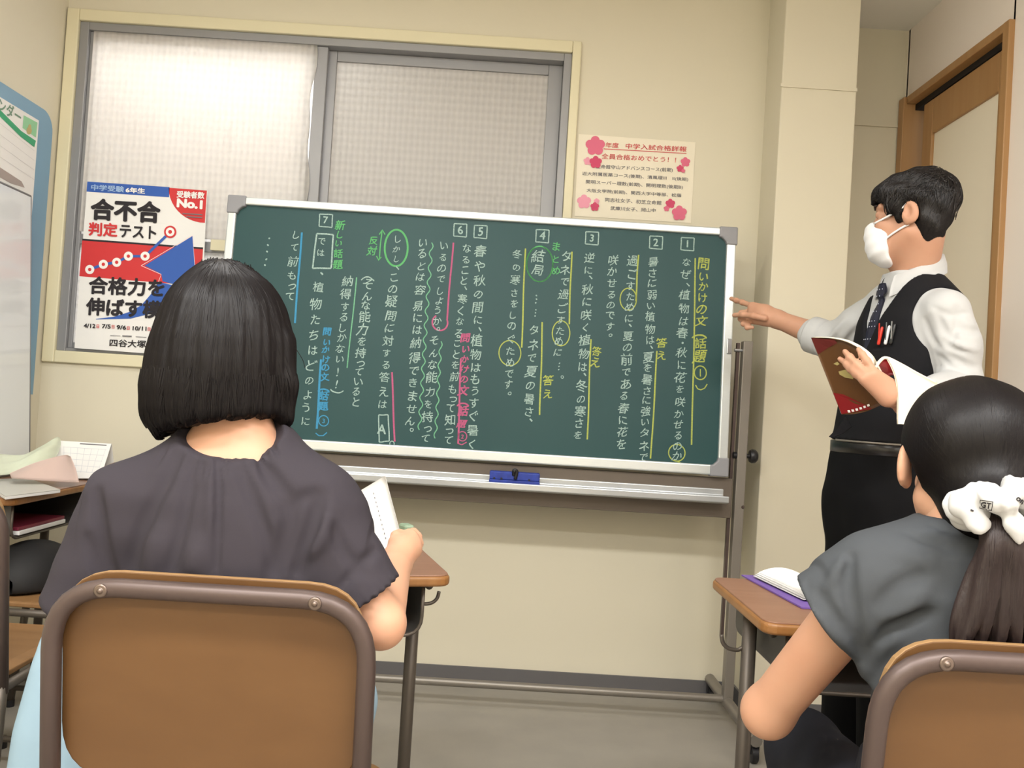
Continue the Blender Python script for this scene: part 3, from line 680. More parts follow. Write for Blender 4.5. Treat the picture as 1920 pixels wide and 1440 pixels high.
for k in range(4): CP.line(mbb, [(-20, 215 + 22 * k), (64, 283 + 18 * k)], .001, 1.2)
mbb.build('print', mat('print_grid', srgb(200, 198, 198), .8), cal)

# whiteboard standing on the side desk, leaning on the left wall
TR, BR = V3(-1.752, 3.085, 1.717), V3(-1.684, 3.085, .7285); drv = V3(.03, -1, 0); drv /= np.linalg.norm(drv)
wl = .60; wn = np.cross(drv, BR - TR); wn /= np.linalg.norm(wn)
if wn[0] < 0: wn = -wn
wb = thing('whiteboard', 'glossy whiteboard stood on the paper strewn desk and leaning on the left wall', 'whiteboard', tuple(BR))
MB().prism([TR, TR + drv * wl, BR + drv * wl, BR], -wn * .01).build('panel', MT['whiteboard'], wb)
m = MB()
for a, b in ((TR, TR + drv * wl), (TR, BR), (TR + drv * wl, BR + drv * wl), (BR, BR + drv * wl)): m.tube([a - wn * .005, b - wn * .005], .0065, 8)
m.build('edge_frame', MT['plastic_grey'], wb, smooth=True)
# ------------------------------------------------------------------ chairs and desks
def make_chair(label, group='school chairs'):
    """Facing +Y in its own space, origin on the floor under the seat."""
    t = thing('school_chair', label, 'chair', group=group)
    hw, zt, yb_, ys = .199, .818, -.238, -.190
    yz = lambda z: ys + (yb_ - ys) * (z - .42) / (zt - .42)
    U = fillet([(-hw, yz(.40), .40), (-hw, yb_, zt), (hw, yb_, zt), (hw, yz(.40), .40)], .085, 9)
    MB().tube(U, .0122, 14).build('back_frame', MT['tube'], t, world=False, smooth=True)
    # backrest panel on the sitter's side of the tube
    ol = fillet([(0, 0, .56), (hw - .007, 0, .56), (hw - .006, 0, zt + .0185), (-hw + .006, 0, zt + .0185), (-hw + .007, 0, .56), (0, 0, .56)], .075, 8)[:-1]
    xs = np.linspace(-1, 1, 2)
    m = MB(); front = [V3(x, yz(z) + .013 , z) for x, _, z in ol]; back = [p + V3(0, .011, 0) for p in front]
    n = len(front); m.add(np.array(front + back), [list(range(n)), list(range(n, 2 * n))[::-1]] + [[i, n + i, n + (i + 1) % n, (i + 1) % n] for i in range(n)])
    m.m = [0, 0] + [1] * n
    m.build('backrest', [MT['wood_back'], MT['wood_edge']], t, world=False, bevel=.002)
    for s in (-1, 1):
        MB().lathe((s * (hw - .066), yb_ - .010, zt - .002), (0, -1, 0), [(0, .0085), (.0025, .0085), (.0035, .006), (.0025, .004), (.004, .0035), (.006, .0015)], 16).build('rivet', MT['rivet'], t, world=False, smooth=True)
    ol = fillet([(0, -.185, 0), (.185, -.185, 0), (.185, .19, 0), (-.185, .19, 0), (-.185, -.185, 0), (0, -.185, 0)], .05, 6)[:-1]
    MB().prism([(x, y, .427 - .015 * math.exp(-((y + .03) / .12) ** 2)) for x, y, _ in ol], (0, 0, .013)).build('seat', MT['seat'], t, world=False, bevel=.003)
    m = MB()
    for s in (-1, 1): m.tube([(s * hw, ys, .41), (s * (hw - .01), .17, .41)], .011, 12)
    m.tube([(-hw + .02, .15, .405), (hw - .02, .15, .405)], .010, 12).tube([(-hw, ys + .01, .405), (hw, ys + .01, .405)], .010, 12)
    m.build('seat_frame', MT['tube_d'], t, world=False, smooth=True)
    for s in (-1, 1):
        MB().tube(fillet([(s * hw, yz(.42), .42), (s * hw, ys - .005, .3), (s * hw, ys - .03, .012)], .08, 6), .0115, 12).build('leg', MT['tube_d'], t, world=False, smooth=True)
        MB().tube([(s * (hw - .01), .16, .41), (s * (hw - .005), .20, .012)], .0115, 12).build('leg', MT['tube_d'], t, world=False, smooth=True)
        MB().tube([(s * hw, ys - .026, .06), (s * (hw - .005), .195, .06)], .009, 10).build('stretcher', MT['tube_d'], t, world=False, smooth=True)
        for y in (ys - .031, .20): MB().cyl((s * (hw - (.005 if y > 0 else 0)), y, 0), (s * (hw - (.005 if y > 0 else 0)), y, .022), .0135, 12).build('foot_cap', MT['black'], t, world=False, smooth=False)
    return t
ch = make_chair('wooden school chair with brown tube back that the girl with bobbed hair sits on')
ch.location = (-.352, 1.318, 0)
for lab, loc, rz in (('wooden school chair with brown tube back that the girl with the ponytail sits on', (.652, 1.218, 0), 0),
                     ('empty wooden school chair at the left, in front of the paper strewn desk', (-1.222, 2.02, 0), 0),
                     ('wooden school chair tucked under the paper strewn desk, holding a black bag', (-1.335, 2.605, 0), math.pi / 2)):
    c = copy_tree(ch); c.location = loc; c.rotation_euler = (0, 0, rz); c['label'] = lab

def make_desk(label, w=.60, d=.40, h=.72, group='school desks'):
    """User on the -Y side; origin on the floor under the middle of the top."""
    t = thing('school_desk', label, 'desk', group=group)
    def rr(hx, hy, r): return fillet([(0, -hy, 0), (hx, -hy, 0), (hx, hy, 0), (-hx, hy, 0), (-hx, -hy, 0), (0, -hy, 0)], r, 7)[:-1]
    ol = rr(w / 2 - .004, d / 2 - .004, .03); oe = rr(w / 2, d / 2, .034)
    top = MB().prism([(x, y, h - .004) for x, y, _ in ol], (0, 0, .004)).build('desktop', MT['desk_top'], t, world=False, bevel=.0015)
    MB().prism([(x, y, h - .024) for x, y, _ in oe], (0, 0, .0215)).build('edging', MT['desk_edge'], top, world=False, bevel=.007, seg=4)
    # open book box of sheet steel under the top
    hw, hd = w / 2 - .055, d / 2 - .03
    prof = fillet([(-hw, 0, h - .025), (-hw, 0, h - .125), (hw, 0, h - .125), (hw, 0, h - .025)], .035, 6)
    P = np.array([[[x, y, z] for y in (-hd, hd)] for x, _, z in prof]); m = MB().sheet(P, .0016)
    m.prism([(x, hd, z) for x, _, z in prof], (0, .0016, 0)); m.build('book_box', MT['steel_box'], t, world=False, auto=40)
    m = MB().tube(fillet([(-hw - .002, -hd, h - .03), (-hw - .002, -hd, h - .128), (hw + .002, -hd, h - .128), (hw + .002, -hd, h - .03)], .038, 6), .004, 8)
    m.build('box_rim', MT['tube_d'], t, world=False, smooth=True)
    xl = w / 2 - .035
    for s in (-1, 1):
        MB().tube([(s * xl, 0, .03), (s * xl, 0, h - .026)], .0145, 14, flat=1.0).tube([(s * xl, -d * .36, h - .033), (s * xl, d * .36, h - .033)], .0085, 10).build('leg', MT['tube_d'], t, world=False, smooth=True)
        MB().tube([(s * xl, -d * .52, .022), (s * xl, d * .52, .022)], .0145, 12).build('foot_bar', MT['tube_d'], t, world=False, smooth=True)
        for y in (-d * .5, d * .5): MB().cyl((s * xl, y, 0), (s * xl, y, .02), .014, 12).build('foot_cap', MT['black'], t, world=False)
        MB().tube(smooth_path([(s * (xl + .012), 0, h - .10), (s * (xl + .022), 0, h - .106), (s * (xl + .04), 0, h - .104), (s * (xl + .052), 0, h - .094), (s * (xl + .056), 0, h - .078)], 5), .0042, 8).build('hook', MT['tube_d'], t, world=False, smooth=True)
    MB().tube([(-xl, 0, .12), (xl, 0, .12)], .011, 12).build('cross_bar', MT['tube_d'], t, world=False, smooth=True)
    return t
d1 = make_desk('wooden school desk standing askew in front of the girl with bobbed hair')
a1 = math.radians(17); cR = V3(-.086, 1.756, 0)
d1.location = tuple(cR + rotz(a1) @ V3(-.30 + .004, .20, 0)); d1.rotation_euler = (0, 0, a1)
d2 = copy_tree(d1); d2['label'] = 'wooden school desk with an open book, in front of the girl with the ponytail'
d2.location = (.486 + .30, 1.52 + .20, 0); d2.rotation_euler = (0, 0, 0)
d3 = copy_tree(d1); d3['label'] = 'wooden school desk against the left wall, strewn with papers and files'
d3.location = (-1.385 - .195, 2.755, 0); d3.rotation_euler = (0, 0, math.pi / 2)

# ------------------------------------------------------------------ things on the desks
m = MB().prism([V3(*q) for q in ((-.212, 2.0, .7205), (-.190, 2.006, .7205), (-.206, 2.04, .7205), (-.232, 2.032, .7205))], (0, 0, .060)).build('pen_pot', MT['mint'], bevel=.005)
tag(m, 'small mint green pot at the back of the bobbed girl\'s desk', 'pot')
# purple sheet and open book on the right desk
zt = .7208
q = [atz(1390, 1080, zt), atz(1503, 1141, zt)]
m = MB().prism([q[0], V3(q[1][0] + .16, q[0][1] + .02, zt), V3(q[1][0] + .20, q[1][1] - .01, zt), q[1]], (0, 0, .003)).build('purple_sheet', MT['purple'])
tag(m, 'purple sheet lying under the open book on the right desk', 'sheet')
ob = thing('open_book', 'open white book lying on the purple sheet on the right desk', 'book', (.66, 1.72, zt + .003))
c0 = atz(1412, 1086, zt); c1 = atz(1506, 1131, zt); dirv = c1 - c0; dirv /= np.linalg.norm(dirv); wv = np.array([-dirv[1], dirv[0], 0]) * -1
wv = V3(1, .05, 0); 
def page(u0, u1, hgt, nm):
    P = np.array([[c0 + (c1 - c0) * s + wv * (u0 + (u1 - u0) * t) + V3(0, 0, .004 + hgt * math.sin(math.pi * min(1, .12 + .88 * (t if u1 > u0 else t))) ** .8) for t in np.linspace(0, 1, 10)] for s in np.linspace(0, 1, 4)])
    MB().sheet(P, .0012).build(nm, MT['paper'], ob, smooth=True)
for k in range(4): page(.0 + .004 * k, .125, .006 + .006 * k, 'page')
for k in range(4): page(.255 - .004 * k, .130, .006 + .006 * k, 'page')
# papers, files and booklet on the left desk
bk = thing('booklet', 'grey and white booklet lying at the near end of the left desk', 'booklet', (-1.5, 2.55, .7205))
q = [atz(-40, 905, .7205), atz(52, 902, .7205), atz(113, 924, .7205), atz(10, 937, .7205)]
MB().prism(q, (0, 0, .008)).build('pages', MT['paper'], bk, bevel=.001)
MB().prism([p + V3(0, 0, .0085) for p in q], (0, 0, .0015)).build('cover', mat('cover_grey', srgb(190, 188, 180), .4), bk)
fo = [[(22, 897, 2.66), (20, 893, 2.70), (18, 888, 2.74)], [(60, 900, 2.70), (62, 880, 2.74), (66, 868, 2.78)], [(105, 903, 2.74), (112, 872, 2.80), (118, 854, 2.84)], [(148, 905, 2.79), (142, 880, 2.84), (132, 856, 2.88)]]
P = np.array([[at(x, y, Y) for x, y, Y in r] for r in fo]); Pf = np.array([smooth_path(P[:, j], 6) for j in range(3)]).transpose(1, 0, 2); Pf = np.array([smooth_path(r, 5) for r in Pf])
for r in Pf.reshape(-1, 3): r[2] = max(r[2], .7235)
fold = MB().sheet(Pf, .001).build('plastic_folder', MT['film_pink'], smooth=True); tag(fold, 'pink translucent plastic folder bent up on the left desk', 'folder')
gr = [[(-20, 892, 2.60), (-10, 872, 2.66), (0, 850, 2.74)], [(20, 888, 2.68), (30, 868, 2.74), (44, 852, 2.82)], [(60, 878, 2.74), (72, 848, 2.80), (80, 836, 2.88)], [(88, 870, 2.80), (98, 840, 2.86), (108, 821, 2.92)], [(100, 868, 2.84), (110, 846, 2.90), (114, 832, 2.94)]]
P = np.array([[at(x, y, Y + .075) for x, y, Y in r] for r in gr]); Pf = np.array([smooth_path(P[:, j], 5) for j in range(3)]).transpose(1, 0, 2); Pf = np.array([smooth_path(r, 5) for r in Pf])
for i, r in enumerate(Pf.reshape(-1, 3)): r[2] = max(r[2] + .003 * math.sin(i * 1.7), .7235)
gf = MB().sheet(Pf, .0008).build('plastic_bag', MT['film_green'], smooth=True); tag(gf, 'crumpled pale green film sheet in front of the whiteboard on the left desk', 'film sheet')
dc = thing('desk_calendar', 'white desk calendar with a printed grid standing at the far end of the left desk', 'calendar', (-1.43, 3.0, .7205))
KP = Plane(at(160, 860, 3.0), (0, -1, .35), .0006)
k4 = [(108, 826), (209, 832), (188, 897), (106, 897)]
kp = [KP.p(*c, up=0) for c in k4]
for p in kp[2:]: p[2] = max(p[2], .7215)
MB().prism(kp, -KP.n * .002).build('card', MT['paper'], dc)
hi_, lo_ = (kp[0] + kp[1]) / 2, (kp[2] + kp[3]) / 2
MB().prism([kp[0] - KP.n * .002, kp[1] - KP.n * .002, V3(kp[1][0], kp[1][1] + .05, .722), V3(kp[0][0], kp[0][1] + .05, .722)], (0, .0015, 0)).build('stand', MT['paper'], dc)
m = MB()
for k in range(5): KP.line(m, [(118 + k, 838 + 11 * k), (200 - 4 * k, 843 + 11 * k)], .0012, 1)
for k in range(7): KP.line(m, [(120 + 13 * k, 838 + .8 * k), (120 + 10.5 * k, 886)], .0010, 1)
m.build('print', mat('print_pale', srgb(205, 208, 214), .8), dc)
m = MB(); KP.line(m, [(150, 832), (200, 835)], .004, 1); m.build('print', MT['ink_grey'], dc)
# file in the left desk's book box, bag on the tucked chair
fl = thing('file_case', 'crimson and white file lying in the open box of the left desk', 'file', (-1.45, 2.6, .60))
y0, y1 = 2.535, 2.80
MB().span((-1.66, y0, .6005), (-1.40, y1, .613)).build('pages', MT['paper'], fl, bevel=.002)
MB().span((-1.66, y0, .6135), (-1.404, y1, .624)).build('cover', MT['crimson'], fl, bevel=.002)
# ------------------------------------------------------------------ solid modelling by distance fields (people, hair, clothes)
def smoothstep(a, b, x):
    t = np.clip((x - a) / (b - a), 0, 1); return t * t * (3 - 2 * t)
class Solid:
    def __init__(s, lo, hi, h):
        s.h = h; s.ax = [np.arange(lo[i], hi[i] + h, h, dtype=np.float32) for i in range(3)]
        s.f = np.full([len(a) for a in s.ax], 0.5, np.float32)
    def _sl(s, lo, hi):
        out = []
        for i in range(3):
            a = int(np.searchsorted(s.ax[i], lo[i])); b = int(np.searchsorted(s.ax[i], hi[i])); out.append(slice(max(a - 1, 0), b + 1))
        return tuple(out)
    def put(s, fn, lo, hi, k=0.0, op='u'):
        """Smooth union (u), subtraction (s) or intersection (i, everywhere) with fn(X, Y, Z)."""
        m = k + 4 * s.h
        sl = s._sl([q - m for q in lo], [q + m for q in hi]) if op != 'i' else (slice(None),) * 3
        X, Y, Z = s.ax[0][sl[0]][:, None, None], s.ax[1][sl[1]][None, :, None], s.ax[2][sl[2]][None, None, :]
        if X.size == 0 or Y.size == 0 or Z.size == 0: return s
        d = np.asarray(fn(X, Y, Z), np.float32); a = s.f[sl]
        if op != 'u': 
            if op == 's': d = -d
            hh = np.maximum(k - np.abs(a - d), 0) / k if k else 0
            s.f[sl] = np.maximum(a, d) + (hh * hh * k * 0.25 if k else 0)
        else:
            hh = np.maximum(k - np.abs(a - d), 0) / k if k else 0
            s.f[sl] = np.minimum(a, d) - (hh * hh * k * 0.25 if k else 0)
        return s
    def cap(s, a, b, r1, r2=None, k=0.0, op='u', flat=None):
        """Tapered capsule; flat = (unit axis, factor) squeezes it along that axis."""
        a = np.asarray(a, float); b = np.asarray(b, float); r2 = r1 if r2 is None else r2; rm = max(r1, r2)
        ba = b - a; L = ba.dot(ba) + 1e-12
        def fn(X, Y, Z):
            px, py, pz = X - a[0], Y - a[1], Z - a[2]
            t = np.clip((px * ba[0] + py * ba[1] + pz * ba[2]) / L, 0, 1)
            dx, dy, dz = px - t * ba[0], py - t * ba[1], pz - t * ba[2]
            if flat is not None:
                n, q = flat; n = np.asarray(n, float); c = (dx * n[0] + dy * n[1] + dz * n[2]) * (1 / q - 1)
                dx, dy, dz = dx + c * n[0], dy + c * n[1], dz + c * n[2]
            return np.sqrt(dx * dx + dy * dy + dz * dz) - (r1 + (r2 - r1) * t)
        return s.put(fn, np.minimum(a, b) - rm, np.maximum(a, b) + rm, k, op)
    def chain(s, pts, rs, k=0.004, op='u'):
        for i in range(len(pts) - 1): s.cap(pts[i], pts[i + 1], rs[i], rs[i + 1], k, op)
        return s
    def ell(s, c, r, k=0.0, op='u', R=None):
        c = np.asarray(c, float); r = np.asarray(r, float); R = np.eye(3) if R is None else np.asarray(R); m = np.abs(R) @ r
        def fn(X, Y, Z):
            p = [X - c[0], Y - c[1], Z - c[2]]; q = [p[0] * R[0, i] + p[1] * R[1, i] + p[2] * R[2, i] for i in range(3)]
            k0 = np.sqrt(sum((q[i] / r[i]) ** 2 for i in range(3))); k1 = np.sqrt(sum((q[i] / r[i] ** 2) ** 2 for i in range(3)))
            return k0 * (k0 - 1) / np.maximum(k1, 1e-6)
        return s.put(fn, c - m, c + m, k, op)
    def loft(s, st, k=0.0, ang=0.0, p=2.0, op='u'):
        """st: rows (z, cx, cy, rx, ry); the cross-section is turned by ang about z; p: roundness."""
        st = np.array(sorted(st), float); zz = np.linspace(st[0, 0], st[-1, 0], 200)
        def pch(col):                        # monotone-ish smooth interpolation
            v = np.interp(zz, st[:, 0], st[:, col]); n = 9; w = np.hanning(n + 2)[1:-1]; w /= w.sum()
            return np.convolve(np.pad(v, n // 2, mode='edge'), w, 'valid')
        C = [pch(i) for i in range(1, 5)]; ca, sa = math.cos(ang), math.sin(ang)
        def fn(X, Y, Z):
            cx, cy, rx, ry = [np.interp(Z.ravel(), zz, c).astype(np.float32)[None, None, :] for c in C]
            u, v = X - cx, Y - cy; u, v = u * ca + v * sa, -u * sa + v * ca
            q = ((np.abs(u) / rx) ** p + (np.abs(v) / ry) ** p) ** (1 / p); d = (q - 1) * np.minimum(rx, ry)
            return np.maximum(d, np.maximum(st[0, 0] - Z, Z - st[-1, 0]))
        m = st[:, 3:5].max()
        return s.put(fn, (st[:, 1].min() - m, st[:, 2].min() - m, st[0, 0]), (st[:, 1].max() + m, st[:, 2].max() + m, st[-1, 0]), k, op)
    def half(s, o, n, k=0.0):
        """Keep the side the normal n points away from."""
        o = np.asarray(o, float); n = np.asarray(n, float) / np.linalg.norm(n)
        return s.put(lambda X, Y, Z: (X - o[0]) * n[0] + (Y - o[1]) * n[1] + (Z - o[2]) * n[2], None, None, k, 'i')
    def fold(s, pts, amp, w):
        """A crease (amp > 0) or ridge (amp < 0) of width w along a line."""
        pts = smooth_path(pts, 4) if len(pts) > 2 else np.asarray(pts, float)
        lo, hi = pts.min(0) - 3 * w, pts.max(0) + 3 * w; sl = s._sl(lo, hi)
        X, Y, Z = s.ax[0][sl[0]][:, None, None], s.ax[1][sl[1]][None, :, None], s.ax[2][sl[2]][None, None, :]
        if min(X.size, Y.size, Z.size) == 0: return s
        d2 = np.full(s.f[sl].shape, 9.0, np.float32); tt = np.zeros_like(d2); n = len(pts) - 1
        for i in range(n):
            a, ba = pts[i], pts[i + 1] - pts[i]; L = ba.dot(ba) + 1e-12
            px, py, pz = X - a[0], Y - a[1], Z - a[2]; t = np.clip((px * ba[0] + py * ba[1] + pz * ba[2]) / L, 0, 1)
            e = (px - t * ba[0]) ** 2 + (py - t * ba[1]) ** 2 + (pz - t * ba[2]) ** 2
            u = (i + t) / n; tt = np.where(e < d2, u, tt); d2 = np.minimum(d2, e)
        s.f[sl] += amp * np.exp(-d2 / (w * w)) * (np.sin(np.pi * np.clip(tt * .92 + .06, 0, 1)) ** .6).astype(np.float32)
        return s
    def ripple(s, fn):
        X, Y, Z = s.ax[0][:, None, None], s.ax[1][None, :, None], s.ax[2][None, None, :]
        s.f = (s.f + fn(X, Y, Z)).astype(np.float32); return s
    def val(s, p):
        """Trilinear value and gradient at points p (n, 3)."""
        q = np.stack([(p[:, i] - s.ax[i][0]) / s.h for i in range(3)], 1); out = 0
        n = np.array(s.f.shape); b = np.clip(np.floor(q).astype(int), 0, n - 2); t = np.clip(q - b, 0, 1)
        for dx in (0, 1):
            for dy in (0, 1):
                for dz in (0, 1):
                    w = (t[:, 0] if dx else 1 - t[:, 0]) * (t[:, 1] if dy else 1 - t[:, 1]) * (t[:, 2] if dz else 1 - t[:, 2])
                    out = out + w * s.f[b[:, 0] + dx, b[:, 1] + dy, b[:, 2] + dz]
        return out
    def grad(s, p):
        e = s.h; g = np.stack([s.val(p + e * np.eye(3)[i]) - s.val(p - e * np.eye(3)[i]) for i in range(3)], 1)
        return g / (np.linalg.norm(g, axis=1)[:, None] + 1e-9)
    def mesh(s, rounds=2):
        """Dual surface of the zero level: vertices and quads."""
        f = s.f; nx, ny, nz = f.shape; ins = f < 0; P = []; Cid = []; Q = []
        for axis in range(3):
            a = [slice(None)] * 3; b = [slice(None)] * 3; a[axis] = slice(0, -1); b[axis] = slice(1, None)
            m = ins[tuple(a)] != ins[tuple(b)]; idx = np.stack(np.nonzero(m), 1)
            o1, o2 = [i for i in range(3) if i != axis]
            sh = f.shape; ok = (idx[:, o1] > 0) & (idx[:, o1] < sh[o1] - 1) & (idx[:, o2] > 0) & (idx[:, o2] < sh[o2] - 1); idx = idx[ok]
            j = idx.copy(); j[:, axis] += 1
            f0 = f[idx[:, 0], idx[:, 1], idx[:, 2]]; f1 = f[j[:, 0], j[:, 1], j[:, 2]]; t = f0 / (f0 - f1)
            pt = idx.astype(float); pt[:, axis] += t; cells = []
            for d1, d2 in ((0, 0), (1, 0), (1, 1), (0, 1)):
                c = idx.copy(); c[:, o1] -= d1; c[:, o2] -= d2; cid = (c[:, 0] * ny + c[:, 1]) * nz + c[:, 2]
                cells.append(cid); Cid.append(cid); P.append(pt)
            q = np.stack(cells, 1); flip = (f0 < 0) ^ (axis == 1)
            q[~flip] = q[~flip][:, ::-1]; Q.append(q)
        Cid = np.concatenate(Cid); P = np.concatenate(P); Q = np.concatenate(Q)
        u, inv = np.unique(Cid, return_inverse=True); cnt = np.bincount(inv)
        V = np.stack([np.bincount(inv, P[:, i]) / cnt for i in range(3)], 1)
        V = V * s.h + np.array([s.ax[i][0] for i in range(3)]); F = np.searchsorted(u, Q)
        # two rounds of light smoothing along the surface
        for it in range(rounds):
            acc = np.zeros_like(V); n = np.zeros(len(V))
            for i in range(4):
                for d in (1, 3):
                    np.add.at(acc, F[:, i], V[F[:, (i + d) % 4]]); np.add.at(n, F[:, i], 1)
            V = V * .5 + .5 * acc / np.maximum(n, 1)[:, None]
        return V, F
def solids_obj(name, solids, m, parent, rounds=2):
    """One mesh object from one or more solids that run into each other."""
    Vs, Fs, n = [], [], 0
    for so in solids:
        v, f = so.mesh(rounds); Vs.append(v); Fs.append(f + n); n += len(v)
    return mesh_obj(name, np.vstack(Vs), np.vstack(Fs), m, parent, True, True)
def strands(so, pts, dirf, n=14, step=.008, width=.0014, lift=.0016, clump=0.0, keep=None, jit=.25, rng=None, ridge=.0011):
    """Locks of hair traced over a solid: flat ridged ribbons."""
    rng = rng or RNG; p = pts.copy(); paths = []; ns = []
    for it in range(3):
        p = p - so.val(p)[:, None] * so.grad(p)
    jd = rng.normal(0, jit, p.shape)
    L = rng.uniform(.55, 1, len(p))
    for i in range(n):
        g = so.grad(p); paths.append(p + g * lift); ns.append(g)
        d = dirf(p) + jd * (.4 + .6 * i / n); d = d - g * np.sum(d * g, 1)[:, None]; d /= np.linalg.norm(d, axis=1)[:, None] + 1e-9
        p = p + d * step * L[:, None]; p = p - .8 * so.val(p)[:, None] * so.grad(p)
    A, N = np.stack(paths, 1), np.stack(ns, 1); T = np.gradient(A, axis=1); T /= np.linalg.norm(T, axis=2)[..., None] + 1e-9
    B = np.cross(T, N); w = width * rng.uniform(.5, 1.3, (len(p), 1)) * np.sin(np.linspace(.25, 1, n)[None] * np.pi * .96) ** .5
    e0, e1 = A + B * w[..., None] - N * .0007, A - B * w[..., None] - N * .0007
    mid = A + N * (ridge * (.8 + .6 * rng.random((len(p), 1, 1))))
    V = np.stack([e0, mid, e1], 2); K = len(p)
    base = (np.arange(K)[:, None, None] * n + np.arange(n - 1)[None, :, None]) * 3 + np.arange(2)[None, None, :]
    F = np.stack([base, base + 1, base + 4, base + 3], -1).reshape(-1, 4)
    return V.reshape(-1, 3), F
def surface_pts(so, count, sel=None, rng=None):
    rng = rng or RNG; v, f = so.mesh(); c = v[f].mean(1)
    if sel is not None: c = c[sel(c)]
    return c[rng.integers(0, len(c), count)] + rng.normal(0, so.h * .4, (count, 3))
def hair_obj(name, so, st, m, parent):
    v, f = so.mesh(); Vs, Fs, n = [v], [f], len(v)
    for a, b in st: Vs.append(a); Fs.append(b + n); n += len(a)
    return mesh_obj(name, np.vstack(Vs), np.vstack(Fs), m, parent, True, True)

def frame_of(face, up=(0, 0, 1)):
    """Rotation whose columns are right, face, up."""
    f = np.asarray(face, float); f /= np.linalg.norm(f); u = np.asarray(up, float); r = np.cross(f, u); r /= np.linalg.norm(r); u = np.cross(r, f)
    return np.stack([r, f, u], 1)
def hit(so, px, py, y0=.85, y1=1.45):
    """First point of a solid met at that point of the picture, with its normal; None if missed."""
    Ys = np.linspace(y0, y1, 900); d = RC @ np.array([(px - 960) / FPX, -(py - 720) / FPX, -1.0]); P = CAMPOS + d * (Ys / d[1])[:, None]
    inb = np.all([(P[:, i] > so.ax[i][2]) & (P[:, i] < so.ax[i][-3]) for i in range(3)], 0); v = np.where(inb, so.val(P), 1.0)
    if not (v < 0).any(): return None
    k = int(np.argmax(v < 0)); return P[k], so.grad(P[k:k + 1])[0]
def folds_on(so, rows, Y):
    """Creases drawn on a solid's near side: rows of (points, depth, width)."""
    done = []
    for pts, am, w in rows:
        q = []
        for p in pts:
            h = hit(so, p[0], p[1]); q.append(h[0] if h is not None else at(p[0], p[1], Y + p[2]))
        done.append((q, am, w))
    for q, am, w in done: so.fold(q, am * 2.8, w * .75)
def build_head(so, c, R, s=1.0, neck_to=None, neck_r=.05, ears=True, eo=0.0, cs=1.0, ea=22):
    """Head in solid so: centre between the ears, R columns right/face/up, s scale."""
    c = np.asarray(c, float); W = lambda x, y, z: c + R @ (np.array([x, y, z]) * s)
    so.ell(W(0, -.012, .035), np.array([.075, .095, .083]) * s * cs, R=R)
    so.ell(W(0, .028, -.035), np.array([.058, .066, .083]) * s, .03 * s, R=R)
    so.cap(W(-.008, .072, -.103), W(.008, .072, -.103), .019 * s, None, .03 * s)
    for q in (-1, 1):
        so.cap(W(q * .054, .0, -.05), W(q * .022, .066, -.1), .017 * s, .018 * s, .03 * s)
        so.ell(W(q * .036, .068, -.028), np.array([.024, .024, .022]) * s, .02 * s, R=R)
        so.cap(W(q * .014, .089, .026), W(q * .046, .075, .026), .010 * s, .009 * s, .018 * s)
    for q in (-1, 1): so.ell(W(q * .031, .099, .006), np.array([.019, .014, .012]) * s, .012 * s, 's', R=R)
    for q in (-1, 1): so.ell(W(q * .031, .0815, .006), np.array([.0135, .0125, .0105]) * s, .005 * s, R=R)
    so.cap(W(0, .088, .012), W(0, .106, -.026), .0085 * s, .0115 * s, .014 * s)
    for q in (-1, 1): so.ell(W(q * .012, .098, -.031), np.array([.009, .011, .008]) * s, .008 * s, R=R)
    so.ell(W(0, .088, -.060), np.array([.024, .012, .006]) * s, .006 * s, R=R).ell(W(0, .087, -.071), np.array([.020, .012, .007]) * s, .006 * s, R=R)
    so.fold([W(-.024, .093, -.0655), W(0, .1, -.0655), W(.024, .093, -.0655)], .0025 * s, .003 * s)
    if ears:
        for q in (-1, 1):
            Re = R @ rotz(q * math.radians(ea)) @ rotx(math.radians(-12))
            so.ell(W(q * (.083 + eo), -.012, -.004), np.array([.0075 + eo * .3, .020, .032]) * s, .010 * s, R=Re)
            so.ell(W(q * (.080 + eo * .6), -.002, -.026), np.array([.006, .010, .013]) * s, .008 * s, R=Re)
            so.ell(W(q * (.092 + eo), -.004, -.001), np.array([.0105, .0105, .019]) * s, .003 * s, 's', R=Re)
            so.cap(W(q * .0855, .006, -.008), W(q * .083, .007, -.016), .004 * s, None, .006 * s)
    if neck_to is not None: so.cap(W(0, -.022, -.055), neck_to, neck_r * s * .98, neck_r * s * 1.08, .03 * s)
    return W
def eyes_brows(W, R, s, parent, brow=True):
    for q in (-1, 1):
        e = MB().lathe(W(q * .031, .0795, .006), R[:, 1], [(0, .0085 * s), (.006 * s, .0092 * s), (.0105 * s, .006 * s), (.0122 * s, .002 * s)], 14).build('eye', MT['eye_w'], parent, smooth=True)
        MB().lathe(W(q * .031, .0902, .006), R[:, 1], [(0, .0052 * s), (.0012 * s, .0045 * s), (.0022 * s, .002 * s)], 12).build('iris', MT['eye_d'], e, smooth=True)
        if brow:
            P = smooth_path([W(q * .014, .0995, .026), W(q * .03, .0965, .032), W(q * .05, .082, .028)], 5)
            MB().tube(P, np.linspace(.0032, .0015, len(P)) * s, 8).build('eyebrow', MT['brow'], parent, smooth=True)
def fingers(so, chains, r, k=.0045):
    for ch, rr in zip(chains, r):
        ch = [np.asarray(q, float) for q in ch]; n = len(ch); so.chain(ch, np.linspace(rr, rr * .78, n), k)
        for q in ch[1:-1]: so.ell(q, np.full(3, rr * 1.02), k)
